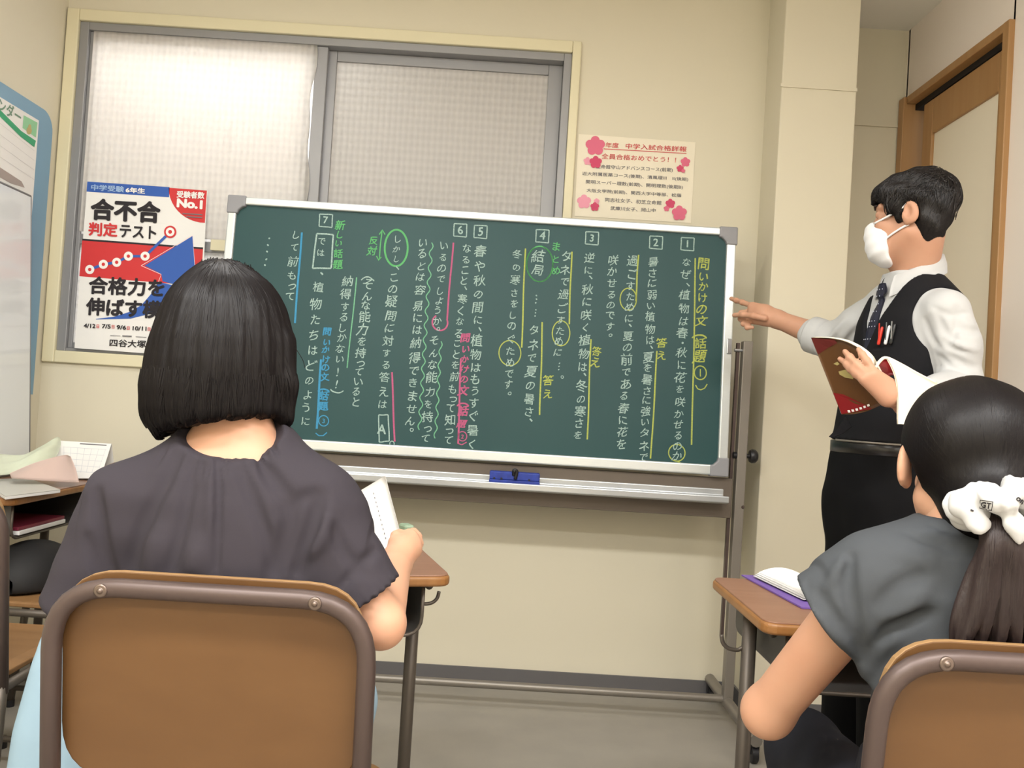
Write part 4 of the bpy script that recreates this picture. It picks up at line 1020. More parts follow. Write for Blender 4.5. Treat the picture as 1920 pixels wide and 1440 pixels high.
# ------------------------------------------------------------------ the teacher
def px3(*q): return [at(*p) for p in q]
tp = thing('person', 'masked teacher in white shirt and black waistcoat pointing at the chalkboard, book in hand', 'person', (1.0, 2.18, 0))
PHI = math.radians(82); FWD = V3(-math.sin(PHI), -math.cos(PHI), 0); LFT = V3(math.cos(PHI), -math.sin(PHI), 0)   # chest direction, his left
A_T = math.atan2(LFT[1], LFT[0])
Rt = frame_of((-.76, .65, .0), (-.02, .02, 1)); hc = at(1716, 407, 2.15)
SH = V3(1.042, 2.19, 0)           # shoulder line centre
HIP = V3(.975, 2.19, 0)
lsh, rsh = at(1783, 582, 2.035), at(1672, 563, 2.33)
r_el, r_wr = at(1562, 640, 2.50), at(1456, 598, 2.64)
l_el, l_wr = at(1800, 722, 2.02), at(1702, 756, 1.865)
# body: torso, legs, arms; head and forearms on finer grids
b0 = Solid((.62, 1.85, .05), (1.40, 2.62, 1.56), .010)
nk = V3(1.035, 2.185, 1.50)
b0.loft([(.86, HIP[0], HIP[1], .135, .10), (.95, HIP[0], HIP[1], .14, .10), (1.1, HIP[0] + .03, HIP[1], .125, .09), (1.25, SH[0] - .01, SH[1], .125, .09), (1.38, SH[0], SH[1], .115, .075), (1.45, SH[0], SH[1], .07, .055), (1.49, nk[0], nk[1], .05, .05)], .02, A_T)
for sd in (1, -1):
    h0 = HIP + LFT * .085 * sd; b0.chain([h0 + V3(0, 0, .9), h0 + V3(.0, 0, .5), h0 + V3(.01, .02, .07)], [.075, .05, .036], .03)
    b0.cap(h0 + V3(.01, .02, .06), h0 + V3(.01, .02, .06) + FWD * .10 - V3(0, 0, .02), .034, .026, .02)
b0.cap(lsh, l_el, .036, .034, .02).cap(rsh, r_el, .036, .034, .02)
hd = Solid(hc - .16 - V3(0, 0, .06), hc + .16, .0036)
Wt = build_head(hd, hc, Rt, .95, nk + V3(0, 0, -.03), .054, cs=.92, ea=4)
ra = Solid((at(1366, 610, 2.80)[0] - .03, 2.42, at(1456, 640, 2.60)[2] - .06), (r_el[0] + .06, 2.84, at(1371, 556, 2.8)[2] + .06), .003)
ra.cap(r_el, r_wr, .040, .0265, .02, flat=None)
ra.cap(r_wr, at(1432, 588, 2.665), .0255, .024, .02).cap(at(1436, 584, 2.66), at(1411, 575, 2.70), .021, .0155, .016).cap(at(1436, 593, 2.65), at(1411, 588, 2.69), .021, .0155, .016).cap(at(1434, 600, 2.65), at(1413, 600, 2.68), .018, .014, .016)
fingers(ra, [px3((1409, 573, 2.705), (1392, 567, 2.745), (1381, 563.5, 2.775), (1371, 560, 2.80)),
             px3((1408, 583, 2.70), (1390, 587, 2.725), (1389, 598, 2.705), (1400, 601, 2.685)),
             px3((1409, 592, 2.69), (1394, 597, 2.705), (1394, 607, 2.69), (1404, 609, 2.675)),
             px3((1412, 601, 2.68), (1400, 606, 2.69), (1401, 614, 2.675), (1411, 614, 2.665)),
             px3((1434, 597, 2.625), (1413, 592, 2.635), (1394, 590, 2.665), (1377, 591, 2.70))], [.0092, .0094, .009, .0082, .0102])
la = Solid(at(1560, 790, 1.86) - V3(.03, .13, .05), np.maximum(l_el, at(1560, 640, 1.7)) + .06, .0034)
la.cap(l_el, l_wr, .038, .028, .02)
YB = 1.742                        # just in front of the book cover, on the camera's side
la.cap(l_wr, at(1675, 742, 1.775), .0265, .024, .02).cap(at(1677, 729, 1.772), at(1641, 700, 1.762), .0165, .0105, .014).cap(at(1669, 739, 1.768), at(1628, 705, 1.765), .0175, .0105, .014).cap(at(1661, 748, 1.768), at(1619, 713, 1.768), .0155, .0095, .014)
fingers(la, [px3((1640, 698, 1.762), (1626, 677, 1.772), (1617, 665, 1.782), (1610, 655, 1.792)),
             px3((1626, 702, 1.765), (1606, 682, 1.785), (1594, 670, 1.802), (1584, 659, 1.820)),
             px3((1617, 710, 1.768), (1600, 692, 1.790), (1588, 682, 1.808), (1575, 673, 1.832)),
             px3((1620, 716, 1.770), (1604, 702, 1.788), (1594, 693, 1.800), (1586, 686, 1.812)),
             px3((1680, 735, 1.782), (1690, 722, 1.788), (1697, 709, 1.795), (1701, 700, 1.803))], [.0078, .0082, .0078, .0070, .0090])
solids_obj('body', [b0, hd, ra, la], MT['skin_m'], tp)
eyes_brows(Wt, Rt, 1.0, tp)
# hair
hs = Solid(hc - .17, hc + .17, .0040)
def E(so, c, r, k=.02, op='u'): so.ell(Wt(*c), r, k, op, R=Rt)
E(hs, (0, -.010, .036), (.080, .096, .085)); E(hs, (0, .052, .052), (.068, .048, .044), .03); E(hs, (0, -.044, -.028), (.060, .040, .058), .03)
for q in (-1, 1): E(hs, (q * .072, .020, .020), (.013, .026, .040), .02)
hs.half(at(1793, 402, 2.12), (.84, -.39, -.36), .03)
def face_cut(X, Y, Z):
    ly = (X - hc[0]) * Rt[0, 1] + (Y - hc[1]) * Rt[1, 1] + (Z - hc[2]) * Rt[2, 1]; lz = (X - hc[0]) * Rt[0, 2] + (Y - hc[1]) * Rt[1, 2] + (Z - hc[2]) * Rt[2, 2]
    return np.minimum(np.maximum(.050 - ly, lz - .040 + .30 * np.abs(ly - .085)), np.maximum(.030 - ly, lz + .004))
hs.put(face_cut, hc - .17, hc + .17, .010, 's')
for q in (-1, 1): E(hs, (q * .098, -.004, -.022), (.036, .034, .046), .012, 's')
E(hs, (0, .055, -.09), (.07, .075, .05), .01, 's')
ph = RNG.uniform(0, 6, 6)
hs.ripple(lambda X, Y, Z: .0022 * np.sin(X * 95 + 20 * Z + ph[0]) * np.sin(Y * 90 + Z * 30 + ph[1]) + .0016 * np.sin(Z * 120 + X * 60 + ph[2]))
crown = Wt(.01, -.05, .125)
def d_short(p):
    v = p - crown; l = (v @ Rt); out = v * .8 + (Rt @ np.array([-.15, .35, -.55]))[None] * np.clip(np.linalg.norm(v, axis=1)[:, None] * 6, 0, 1) * .12
    return out / (np.linalg.norm(out, axis=1)[:, None] + 1e-9)
P = surface_pts(hs, 6500)
hair_obj('hair', hs, [strands(hs, P, d_short, 11, .007, .0010, .0010, jit=.30, ridge=.0009), strands(hs, surface_pts(hs, 900, lambda c: (c - hc) @ Rt[:, 2] > .05), d_short, 10, .008, .0009, .005, jit=.7)], MT['hair_m'], tp)
# mask with pleats and ear loops
ms = Solid(hc + Rt @ V3(0, .08, -.07) - .12, hc + Rt @ V3(0, .08, -.07) + .12, .0034)
E(ms, (0, .060, -.064), (.062, .060, .056)); E(ms, (0, .078, -.032), (.034, .046, .026), .03); E(ms, (0, .060, -.092), (.050, .046, .034), .03)
o, n1 = Wt(0, .052, -.06), Rt @ V3(0, -1, .10); ms.half(o, n1, .004)
o, n1 = Wt(0, .094, -.015), Rt @ V3(0, -.62, .80); ms.half(o, n1, .006)
ms.ripple(lambda X, Y, Z: .0012 * np.sin(((X - hc[0]) * Rt[0, 2] + (Y - hc[1]) * Rt[1, 2] + (Z - hc[2]) * Rt[2, 2] + .35 * ((X - hc[0]) * Rt[0, 1] + (Y - hc[1]) * Rt[1, 1])) * 205))
mk = solids_obj('face_mask', [ms], MT['mask'], tp)
m = MB()
for q in (-1, 1):
    m.tube(smooth_path([Wt(q * .050, .090, -.020), Wt(q * .068, .050, -.008), Wt(q * .079, .010, .010), Wt(q * .0815, .000, .018), Wt(q * .078, -.014, .018)], 5), .0026, 8)
    m.tube(smooth_path([Wt(q * .054, .062, -.070), Wt(q * .066, .038, -.056), Wt(q * .074, .010, -.042), Wt(q * .077, -.006, -.036)], 5), .0026, 8)
m.build('ear_loop', MT['mask'], mk, smooth=True)
# shirt: torso and sleeves
T = [(1.00, HIP[0] + .002, HIP[1], .132, .104), (1.06, HIP[0] + .010, HIP[1], .132, .103), (1.15, HIP[0] + .022, HIP[1], .133, .104), (1.26, SH[0] - .010, SH[1], .148, .112), (1.35, SH[0] - .002, SH[1], .150, .106), (1.41, SH[0], SH[1], .132, .086), (1.45, SH[0] - .006, SH[1], .090, .070), (1.478, SH[0] - .016, SH[1], .066, .060)]
ts = Solid((.60, 1.82, .96), (1.42, 2.70, 1.56), .0042)
ts.loft(T, 0, A_T, 2.3)
cuff_r = at(1528, 629, 2.545)
ts.chain([lsh + V3(-.01, 0, -.005), lsh * .55 + l_el * .45 + V3(.0, -.008, 0), l_el + V3(.004, 0, .01)], [.054, .049, .045], .03)
ts.cap(l_el, l_el * .45 + l_wr * .55, .046, .042, .02)
ts.chain([rsh, rsh * .5 + r_el * .5 + V3(0, 0, -.012), r_el + V3(0, 0, -.002)], [.056, .054, .052], .035)
ts.cap(r_el, cuff_r, .054, .050, .02)
TF = []
for a, b, am, w in (((1845, 590), (1800, 560), .004, .010), ((1838, 620), (1790, 610), .005, .011), ((1832, 655), (1786, 640), -.005, .010), ((1828, 690), (1778, 665), .005, .010), ((1820, 560), (1808, 700), -.004, .014), ((1795, 575), (1782, 640), .004, .010)):
    TF.append(([(*a, 0), ((a[0] + b[0]) / 2 + 4, (a[1] + b[1]) / 2 + 5, 0), (*b, 0)], am * 2.6, w * .75))
for a, b, am, w in (((1575, 655), (1612, 610), .005, .010), ((1548, 640), (1585, 600), -.004, .010), ((1600, 660), (1640, 590), .004, .012)):
    TF.append(([(*a, 0), (*b, 0)], am * 2.4, w * .8))
TF += [([(1800, 545, 0), (1822, 600, 0), (1828, 690, 0)], .010, .009), ([(1770, 640, 0), (1790, 655, 0), (1822, 660, 0)], .010, .006), ([(1762, 668, 0), (1790, 690, 0), (1815, 700, 0)], .010, .007), ([(1735, 600, 0), (1745, 630, 0), (1765, 655, 0)], .010, .007), ([(1758, 590, 0), (1772, 620, 0), (1800, 640, 0)], .010, .007), ([(1748, 575, 0), (1780, 590, 0), (1815, 585, 0)], .006, .007)]
for pts, am, w in TF:
    q = [hit(ts, p[0], p[1], 1.85, 2.65) for p in pts]
    if all(h is not None for h in q): ts.fold([h[0] for h in q], am, w)
ts.ripple(lambda X, Y, Z: .0012 * np.sin(X * 70 + Z * 38) * np.sin(Y * 60 - Z * 52))
sh = solids_obj('shirt', [ts], MT['shirt'], tp, 1)
# rolled cuff on the raised arm
ax = (cuff_r - r_el); ax /= np.linalg.norm(ax)
MB().lathe(cuff_r - ax * .034, ax, [(0, .050), (.002, .0545), (.020, .0555), (.044, .0555), (.048, .053), (.046, .044), (.02, .043)], 28).build('cuff', MT['shirt'], sh, smooth=True)
# collar
ang = np.linspace(-2.75, 2.75, 44); P = []
for a in ang:                                   # a = 0 at the nape
    d = -FWD * math.cos(a) + LFT * math.sin(a); fr = (1 - math.cos(a)) / 2
    cc = nk + V3(.002, .0, 0) + FWD * .012 * fr
    top = cc + d * (.0615 - .004 * fr) + V3(0, 0, .036 - .070 * fr); mid = cc + d * (.065 + .000 * fr) + V3(0, 0, .032 - .073 * fr); bot = cc + d * (.074 + .008 * fr ** 3) + V3(0, 0, -.014 - .072 * fr - .012 * fr ** 6); ins = cc + d * .056 + V3(0, 0, -.04 - .03 * fr)
    P.append([ins, top, mid, mid * .5 + bot * .5 + d * .003, bot])
MB().sheet(np.array(P), .002).build('collar', MT['shirt'], sh, smooth=True)
# tie: knot and blade lying on the shirt front
def chest(zv, side=0.0, off=.0):
    z_, cx, cy, rx, ry = [np.interp(zv, [t[0] for t in T], [t[i] for t in T]) for i in range(5)]
    v = ry * (1 - abs(side / rx) ** 2.3) ** (1 / 2.3); return V3(cx, cy, zv) + LFT * side + FWD * (v + off)
rows = []
for zv, wv in ((1.446, .014), (1.425, .022), (1.412, .014), (1.40, .013), (1.36, .020), (1.30, .027), (1.22, .032), (1.16, .034)):
    o = .016 if zv > 1.41 else .007
    rows.append([chest(zv, wv * q, o - .004 * q * q) if zv < 1.44 else chest(1.44, wv * q, .018 - .004 * q * q) + V3(0, 0, zv - 1.44) for q in np.linspace(-1, 1, 7)])
rows = np.array(rows); rows = np.array([smooth_path(rows[:, j], 4) for j in range(7)]).transpose(1, 0, 2)
tie = MB().sheet(rows, -.004).build('tie', MT['tie'], tp, smooth=True)
m = MB()
for i in range(7):
    for j in range(4):
        zv = 1.432 - i * .021; s_ = (j - 1.5 + .5 * (i % 2)) * .0095
        if abs(s_) < np.interp(zv, [1.16, 1.30, 1.40, 1.412, 1.425, 1.446], [.034, .027, .013, .014, .022, .014]) - .003:
            zi = rows[:, 3, 2]; k = int(np.argmin(abs(zi - zv))); u = s_ / np.linalg.norm(rows[k, 6] - rows[k, 0]) * 6 + 3
            p = rows[k, int(u)] * (1 - u % 1) + rows[k, min(int(u) + 1, 6)] * (u % 1)
            m.lathe(p + FWD * .0042, FWD, [(0, .0017), (.0006, .001)], 8)
m.build('dots', MT['tie_dot'], tie)
# waistcoat: outer shell of the shirt cut at neck and armholes
vs = Solid((.72, 1.90, .96), (1.30, 2.48, 1.54), .0048)
vs.loft([(z + (.0 if z > 1.05 else .038), x, y, rx + .009, ry + .010) for z, x, y, rx, ry in T] , 0, A_T, 2.3)
for sd, hh in ((1, lsh), (-1, rsh)):
    if sd == 1: vs.ell(at(1790, 598, 2.03), (.092, .092, .092), .006, 's').ell(at(1812, 560, 2.0), (.07, .09, .07), .006, 's')
    else: vs.ell(hh + V3(0, 0, .01), (.13, .10, .11), .010, 's')
# V neck opening: wedge in front
zV = 1.27
def wedge(X, Y, Z):
    u = (X - SH[0]) * LFT[0] + (Y - SH[1]) * LFT[1]; v = (X - SH[0]) * FWD[0] + (Y - SH[1]) * FWD[1]
    w_ = np.clip((Z - zV), 0, 1) * .42
    return np.maximum(np.maximum(np.abs(u + .004) - w_, zV - Z), -v - .0)
vs.put(wedge, None, None, .010, 'i') if False else vs.put(wedge, (SH[0] - .3, SH[1] - .3, zV), (SH[0] + .3, SH[1] + .3, 1.54), .008, 's')
vs.cap(nk + V3(-.015, 0, -.06), nk + V3(-.015, 0, .06), .070, .078, .008, 's')
for a, b, am, w in (((1640, 740), (1720, 700), .004, .012), ((1660, 690), (1760, 680), .003, .012), ((1770, 640), (1800, 700), .004, .010)): vs.fold([at(*a, 2.06), at(*b, 2.06)], am, w)
vt = solids_obj('waistcoat', [vs], MT['vest'], tp)
tipc = at(1574, 800, 2.10)
MB().prism([at(1584, 782, 2.09), at(1572, 800, 2.075), at(1553, 819, 2.06), at(1560, 821, 2.06), at(1580, 812, 2.075), at(1596, 800, 2.09)], FWD * -.006 + V3(0, .004, 0)).build('front_point', MT['vest'], vt, bevel=.001)
pz = 1.335
MB().sheet(np.array([[chest(zv, s_, .0105) for s_ in np.linspace(.035, .115, 8)] for zv in (1.268, 1.278)]), .003).build('pocket_welt', MT['vest'], vt, smooth=True)
# trousers, belt, shoes
tr = Solid((.70, 1.90, .02), (1.26, 2.46, 1.06), .0062)
tr.loft([(.72, HIP[0] + .005, HIP[1], .07, .05), (.80, HIP[0] + .002, HIP[1], .128, .092), (.90, HIP[0], HIP[1], .146, .112), (.98, HIP[0], HIP[1], .144, .112), (1.035, HIP[0] + .002, HIP[1], .138, .109)], 0, A_T, 2.2)
for sd in (1, -1):
    h0 = HIP + LFT * .086 * sd
    tr.chain([h0 + V3(0, 0, .88), h0 + V3(-.004, 0, .5), h0 + V3(.01, .02, .09)], [.082, .072, .060], .06).cap(h0 + V3(.01, .02, .09), h0 + V3(.01, .02, .05), .060, None, .01)
    tr.fold([h0 + FWD * .09 + V3(0, 0, .82), h0 + FWD * .07 + V3(0, 0, .3)], -.004, .012)
tr.half((0, 0, .035), (0, 0, -1))
tr.ripple(lambda X, Y, Z: .002 * np.sin(Z * 45 + X * 30) * np.sin(X * 40 - Y * 35))
solids_obj('trousers', [tr], MT['trousers'], tp)
bz = 1.022; m = MB(); A = np.linspace(0, 2 * math.pi, 48)
def belt(a, z, o): 
    ca, sa = math.cos(a), math.sin(a); k = (abs(ca) ** 2.2 + abs(sa) ** 2.2) ** (-1 / 2.2); return V3(HIP[0] + .002, HIP[1], z) + LFT * ca * k * (.1385 + o) + FWD * sa * k * (.1095 + o)
P = np.array([[belt(a, bz - .015, .001), belt(a, bz - .013, .004), belt(a, bz + .013, .004), belt(a, bz + .015, .001)] for a in A])
bl = MB().grid(P).build('belt', MT['shoe_b'], tp, smooth=True)
MB().tube([belt(a, bz + .016, .0045) for a in np.linspace(.2, 1.75, 30)], .0026, 8).build('belt_piping', MT['stand'], bl, smooth=True)
so = Solid((.6, 1.8, -.01), (1.3, 2.4, .14), .0045)
for sd in (1, -1):
    h0 = HIP + LFT * .086 * sd + V3(.01, .02, 0); so.cap(h0 + V3(0, 0, .05) - FWD * .02, h0 + FWD * .17 + V3(0, 0, .036), .044, .036, .02).half((0, 0, .004), (0, 0, -1)) if sd == -1 else so.cap(h0 + V3(0, 0, .05) - FWD * .02, h0 + FWD * .17 + V3(0, 0, .036), .044, .036, .02)
solids_obj('shoes', [so], MT['shoe_b'], tp)
# pens in the waistcoat pocket
for nm, lab, sd, m_, dz in (('pen', 'red pen clipped in the waistcoat pocket', .058, 'pen_red', .0), ('pen', 'white pen clipped in the waistcoat pocket beside the red one', .078, 'pen_white', .002), ('marker_pen', 'black marker clipped in the waistcoat pocket at the outer end', .091, 'pen_black', .006)):
    p0, p1 = chest(1.282, sd, .0165), chest(1.322 + dz, sd + .003, .0175)
    d_ = (p1 - p0) / np.linalg.norm(p1 - p0)
    q = thing(nm, lab, 'pen', tuple(p0), group='pens in the waistcoat pocket')
    MB().lathe(p0, d_, [(0, .003), (.004, .0042), (.03, .004), (.037, .004), (.043 + dz, .0034), (.046 + dz, .0018)], 12).build('barrel', MT[m_], q, smooth=True)
    MB().box((p0 + p1) / 2 + FWD * .0062 + d_ * .012, (.0028, .0016, .044), np.stack([LFT, FWD, V3(0, 0, 1)], 1)).build('clip', MT['chrome' if m_ != 'pen_red' else 'pen_red'], q)
# the book in his left hand
bo = thing('book', 'open brown and crimson covered paperback held in the teacher\'s hand', 'book', tuple(at(1630, 760, 1.80)))
topc = [(1521, 633, 1.93), (1553, 634, 1.885), (1583, 640, 1.84), (1609, 653, 1.805), (1628, 670, 1.785), (1638, 690, 1.783)]
botc = [(1578, 777, 1.90), (1603, 776, 1.87), (1628, 770, 1.84), (1652, 760, 1.81), (1672, 757, 1.795), (1684, 768, 1.79)]
tc, bc = smooth_path(px3(*topc), 5), smooth_path(px3(*botc), 5)
G = np.array([[t + (b - t) * s_ for s_ in np.linspace(0, 1, 16)] for t, b in zip(tc, bc)])
gn = np.cross(np.gradient(G, axis=0), np.gradient(G, axis=1)); gn /= np.linalg.norm(gn, axis=2)[..., None]
FLIP = -1.0 if gn[0, 0, 1] > 0 else 1.0
gn = gn * FLIP                    # towards the camera
th = .0006
def cover(sel, m_, nm, lift):
    m = MB(); 
    i0, i1, j0, j1 = sel; m.sheet((G + gn * lift)[i0:i1, j0:j1], .0006 * FLIP); return m.build(nm, MT[m_], bo, smooth=True)
cv = cover((0, len(tc), 0, 16), 'book_brown', 'front_cover', .0002)
def patch(pts, m_, lift=.0014):
    """pts in (along the top edge, down) of the cover, both 0..1."""
    m = MB(); L = len(tc) - 1; v = []
    for a, b in pts:
        i, j = min(int(a * L), L - 1), min(int(b * 15), 14); fa, fb = a * L - i, b * 15 - j; H = G + gn * lift
        v.append(H[i, j] * (1 - fa) * (1 - fb) + H[i + 1, j] * fa * (1 - fb) + H[i, j + 1] * (1 - fa) * fb + H[i + 1, j + 1] * fa * fb)
    m.add(v, [[0, k, k + 1] for k in range(1, len(v) - 1)]); return m.build('cover_print', MT[m_], cv)
patch([(.005, .005), (.28, .005), (.30, .05), (.16, .13), (.01, .22)], 'book_maroon')
patch([(.19, .44), (.31, .42), (.44, .36), (.46, .41), (.40, .47), (.35, .54), (.25, .52), (.19, .48)], 'book_olive', .0022)
patch([(.16, .34), (.22, .31), (.24, .34), (.20, .36)], 'book_olive', .0022)
patch([(.01, .72), (.14, .74), (.24, .80), (.40, .92), (.46, .995), (.01, .995)], 'book_red', .0016)
for a in range(6): patch([(.12 + .06 * a, .945 - .006 * a), (.155 + .06 * a, .945 - .006 * a), (.155 + .06 * a, .975 - .006 * a), (.12 + .06 * a, .975 - .006 * a)], 'paper', .0024)
m = MB(); pages = G - gn * .0015; m.sheet(pages[:-1], -.0085 * FLIP)
pg = m.build('pages', MT['paper_warm'], bo, smooth=True)
if True:   # back half: curled crimson cover and the pages that fall open towards the camera
    crv = px3((1640, 692, 1.793), (1645, 682, 1.80), (1656, 674, 1.806), (1668, 677, 1.803), (1678, 690, 1.797), (1683, 708, 1.792))
    cs = smooth_path(crv, 5); dn_ = at(1690, 792, 1.79) - at(1640, 692, 1.786)
    Pc = np.array([[c + dn_ * s_ * (.30 + .0 * i) for s_ in np.linspace(0, 1, 6)] for i, c in enumerate(cs)])
    MB().sheet(Pc, .0012).build('back_cover', MT['book_red'], bo, smooth=True)
    edge = smooth_path(px3((1641, 690, 1.775), (1650, 677, 1.78), (1662, 671, 1.78), (1690, 684, 1.77), (1722, 702, 1.77), (1756, 719, 1.775)), 5)
    tops = smooth_path(px3((1664, 672, 1.776), (1676, 677, 1.772), (1690, 684, 1.765), (1710, 695, 1.763), (1735, 708, 1.766), (1757, 720, 1.772)), 5)
    lows = smooth_path(px3((1684, 795, 1.742), (1690, 795, 1.743), (1700, 796, 1.746), (1716, 797, 1.752), (1732, 797, 1.76), (1748, 798, 1.768)), 5)
    Pp = []
    for i, (a, b) in enumerate(zip(tops, lows)):
        u = i / (len(tops) - 1); bow = at(1690, 720, 1.745) - at(1674, 733, 1.765)
        Pp.append([a + (b - a) * s_ + bow * (1 - u) * .75 * math.sin(math.pi * s_) * (1 - s_) ** .4 for s_ in np.linspace(0, 1, 14)])
    MB().sheet(np.array(Pp), .004).build('pages', MT['paper_warm'], bo, smooth=True)
    MB().tube(edge, .0035, 8).build('pages', MT['paper_warm'], bo, smooth=True)
# ------------------------------------------------------------------ the girl with bobbed hair
g1 = thing('person', 'girl with a black bob in a charcoal blouse, seated with her back turned, holding paper', 'person', (-.37, 1.25, 0))
HX, HY = -.362, 1.245
Y1 = 1.23
b = Solid((-.72, 1.02, .02), (.02, 1.78, 1.08), .008)
bt = [(.46, HX, 1.25, .150, .105), (.54, HX, 1.25, .140, .100), (.66, HX, 1.24, .115, .085), (.80, HX - .005, 1.232, .125, .082), (.90, HX - .012, 1.230, .140, .074), (.945, HX - .018, 1.232, .128, .066), (.975, HX - .022, 1.236, .096, .060), (1.0, HX - .024, 1.24, .070, .054), (1.03, HX - .025, 1.244, .052, .048), (1.06, HX - .025, 1.25, .047, .046)]
b.loft(bt, 0, 0, 2.2)
for q in (-1, 1):
    h0 = V3(HX + q * .085, 1.25, .505); kn = V3(HX + q * .095, 1.60, .505)
    b.chain([h0, kn, V3(HX + q * .09, 1.60, .09)], [.06, .046, .032], .03).cap((HX + q * .09, 1.60, .06), (HX + q * .09, 1.70, .04), .03, .025, .02)
hc1 = at(412, 648, 1.275); R1 = frame_of((.05, 1, -.02), (.03, 0, 1))
nk1 = V3(HX - .024, 1.243, 1.0)
hd = Solid(hc1 - .17, hc1 + .16, .0042); W1 = build_head(hd, hc1, R1, .95, nk1, .046)
el, wr = at(714, 1170, 1.19), at(742, 1056, 1.43)
ra1 = Solid((el[0] - .18, 1.10, el[2] - .06), (at(800, 1000, 1.5)[0] + .04, 1.60, at(590, 880, 1.2)[2] + .05), .0036)
ra1.cap(at(586, 965, 1.215), el, .037, .0325, .01).cap(el, wr, .0325, .0262, .014)
ra1.cap(wr, at(752, 1030, 1.462), .0245, .023, .015).cap(at(756, 1030, 1.46), at(768, 1006, 1.492), .019, .014, .014).cap(at(756, 1034, 1.455), at(774, 1020, 1.482), .019, .014, .014).cap(at(754, 1040, 1.45), at(775, 1032, 1.472), .018, .013, .014)
fingers(ra1, [px3((766, 1003, 1.495), (775, 999, 1.522), (765, 1001, 1.536), (752, 1005, 1.528)), px3((773, 1010, 1.49), (782, 1007, 1.516), (772, 1009, 1.532), (758, 1013, 1.526)),
              px3((776, 1020, 1.482), (785, 1019, 1.506), (776, 1021, 1.522), (762, 1023, 1.518)), px3((775, 1031, 1.472), (783, 1032, 1.494), (775, 1033, 1.508), (763, 1034, 1.506)),
              px3((744, 1034, 1.45), (739, 1016, 1.462), (742, 1005, 1.476), (749, 998, 1.49))], [.0085, .0088, .0083, .0074, .0094])
ell_, wrl = at(156, 1165, 1.20), V3(-.49, 1.60, .760)
la1 = Solid(np.minimum(ell_, wrl) - V3(.07, .12, .06), np.maximum(at(215, 900, 1.2), V3(-.38, 1.78, .8)) + .04, .0046)
la1.cap(at(230, 968, 1.215), ell_, .038, .035, .01).cap(ell_, wrl, .037, .0255, .02).cap(wrl, (-.465, 1.67, .748), .024, .018, .016, flat=((0, 0, 1), .7))
fingers(la1, [[(-.450 + .015 * k - .03, 1.675 + .006 * (k % 3), .747), (-.440 + .017 * k - .03, 1.71, .752), (-.432 + .018 * k - .03, 1.735 - .006 * abs(k - 1), .740), (-.430 + .018 * k - .03, 1.75 - .008 * abs(k - 1), .7335)] for k in range(4)] + [[(-.455, 1.635, .752), (-.428, 1.655, .745), (-.412, 1.675, .7365)]], [.0084, .0086, .0082, .0074, .009])
solids_obj('body', [b, hd, ra1, la1], MT['skin'], g1)
eyes_brows(W1, R1, .95, g1)
# bobbed hair
prof = [(488, 408, 434), (493, 386, 454), (500, 371, 470), (512, 356, 488), (526, 341, 508), (545, 323, 524), (570, 307, 538), (602, 294, 547), (638, 282, 553), (680, 273, 555), (730, 266, 552), (765, 269, 549), (790, 279, 546), (825, 300, 542)]
st = []
for y, l, r in prof:
    a, c = at(l, y, 1.262), at(r, y, 1.262); m = (a + c) / 2; rx = (c[0] - a[0]) / 2 * .935; st.append((m[2], m[0] + .002, 1.262, rx, min(.110, rx * 1.02 + .004)))
h1 = Solid(hc1 - V3(.16, .15, .17), hc1 + V3(.16, .15, .16), .0042)
h1.loft(st, 0, 0, 2.0)
pa, pb = at(299, 808, 1.2), at(510, 775, 1.2); n_ = np.cross(pb - pa, V3(0, 1, -.10)); n_ = n_ if n_[2] < 0 else -n_
h1.half(pa, n_, .010)
h1.put(lambda X, Y, Z: np.maximum(np.maximum(1.262 + .035 - Y, np.abs(X - hc1[0]) - .062), Z - (hc1[2] + .035)), hc1 - .2, hc1 + .2, .012, 's')   # open in front of the face
h1.chain([at(532, 640, 1.25), at(534, 720, 1.245), at(534, 786, 1.245)], [.012, .012, .007], .02)
h1.chain([at(292, 720, 1.25), at(292, 775, 1.245), at(301, 809, 1.235)], [.012, .012, .007], .02)
h1.fold([at(398, 500, 1.20), at(400, 520, 1.17), at(403, 545, 1.155)], .004, .006)
aa = RNG.uniform(0, 6, 8)
def groove(X, Y, Z, c):
    th = np.arctan2(Y - c[1], X - c[0]); k = np.clip((c[2] + .09 - Z) / .10, 0, 1)
    return k * (.0010 * np.sin(34 * th + aa[0] + 10 * Z) + .0009 * np.sin(57 * th + aa[1] - 14 * Z) + .0011 * np.sin(19 * th + aa[2] + 18 * Z))
h1.ripple(lambda X, Y, Z: groove(X, Y, Z, hc1))
cr1 = at(415, 470, 1.235)
def d_down(p):
    v = p - cr1; v = v / (np.linalg.norm(v, axis=1)[:, None] + 1e-9); return v + V3(0, 0, -.5)
up1 = surface_pts(h1, 7000, lambda c: c[:, 2] > pa[2] + .035)
low1 = surface_pts(h1, 2500, lambda c: (c[:, 2] > pa[2] + .045) & (c[:, 2] < pa[2] + .09))
hair_obj('hair', h1, [strands(h1, up1, d_down, 16, .009, .0009, .0005, jit=.08, ridge=.0007), strands(h1, low1, d_down, 9, .006, .0008, .0018, jit=.14)], MT['hair'], g1)
MB().tube(smooth_path(px3((552, 650, 1.25), (560, 662, 1.25), (568, 676, 1.25), (572, 690, 1.25)), 5), .0005, 5).build('loose_hair', MT['hair'], g1)
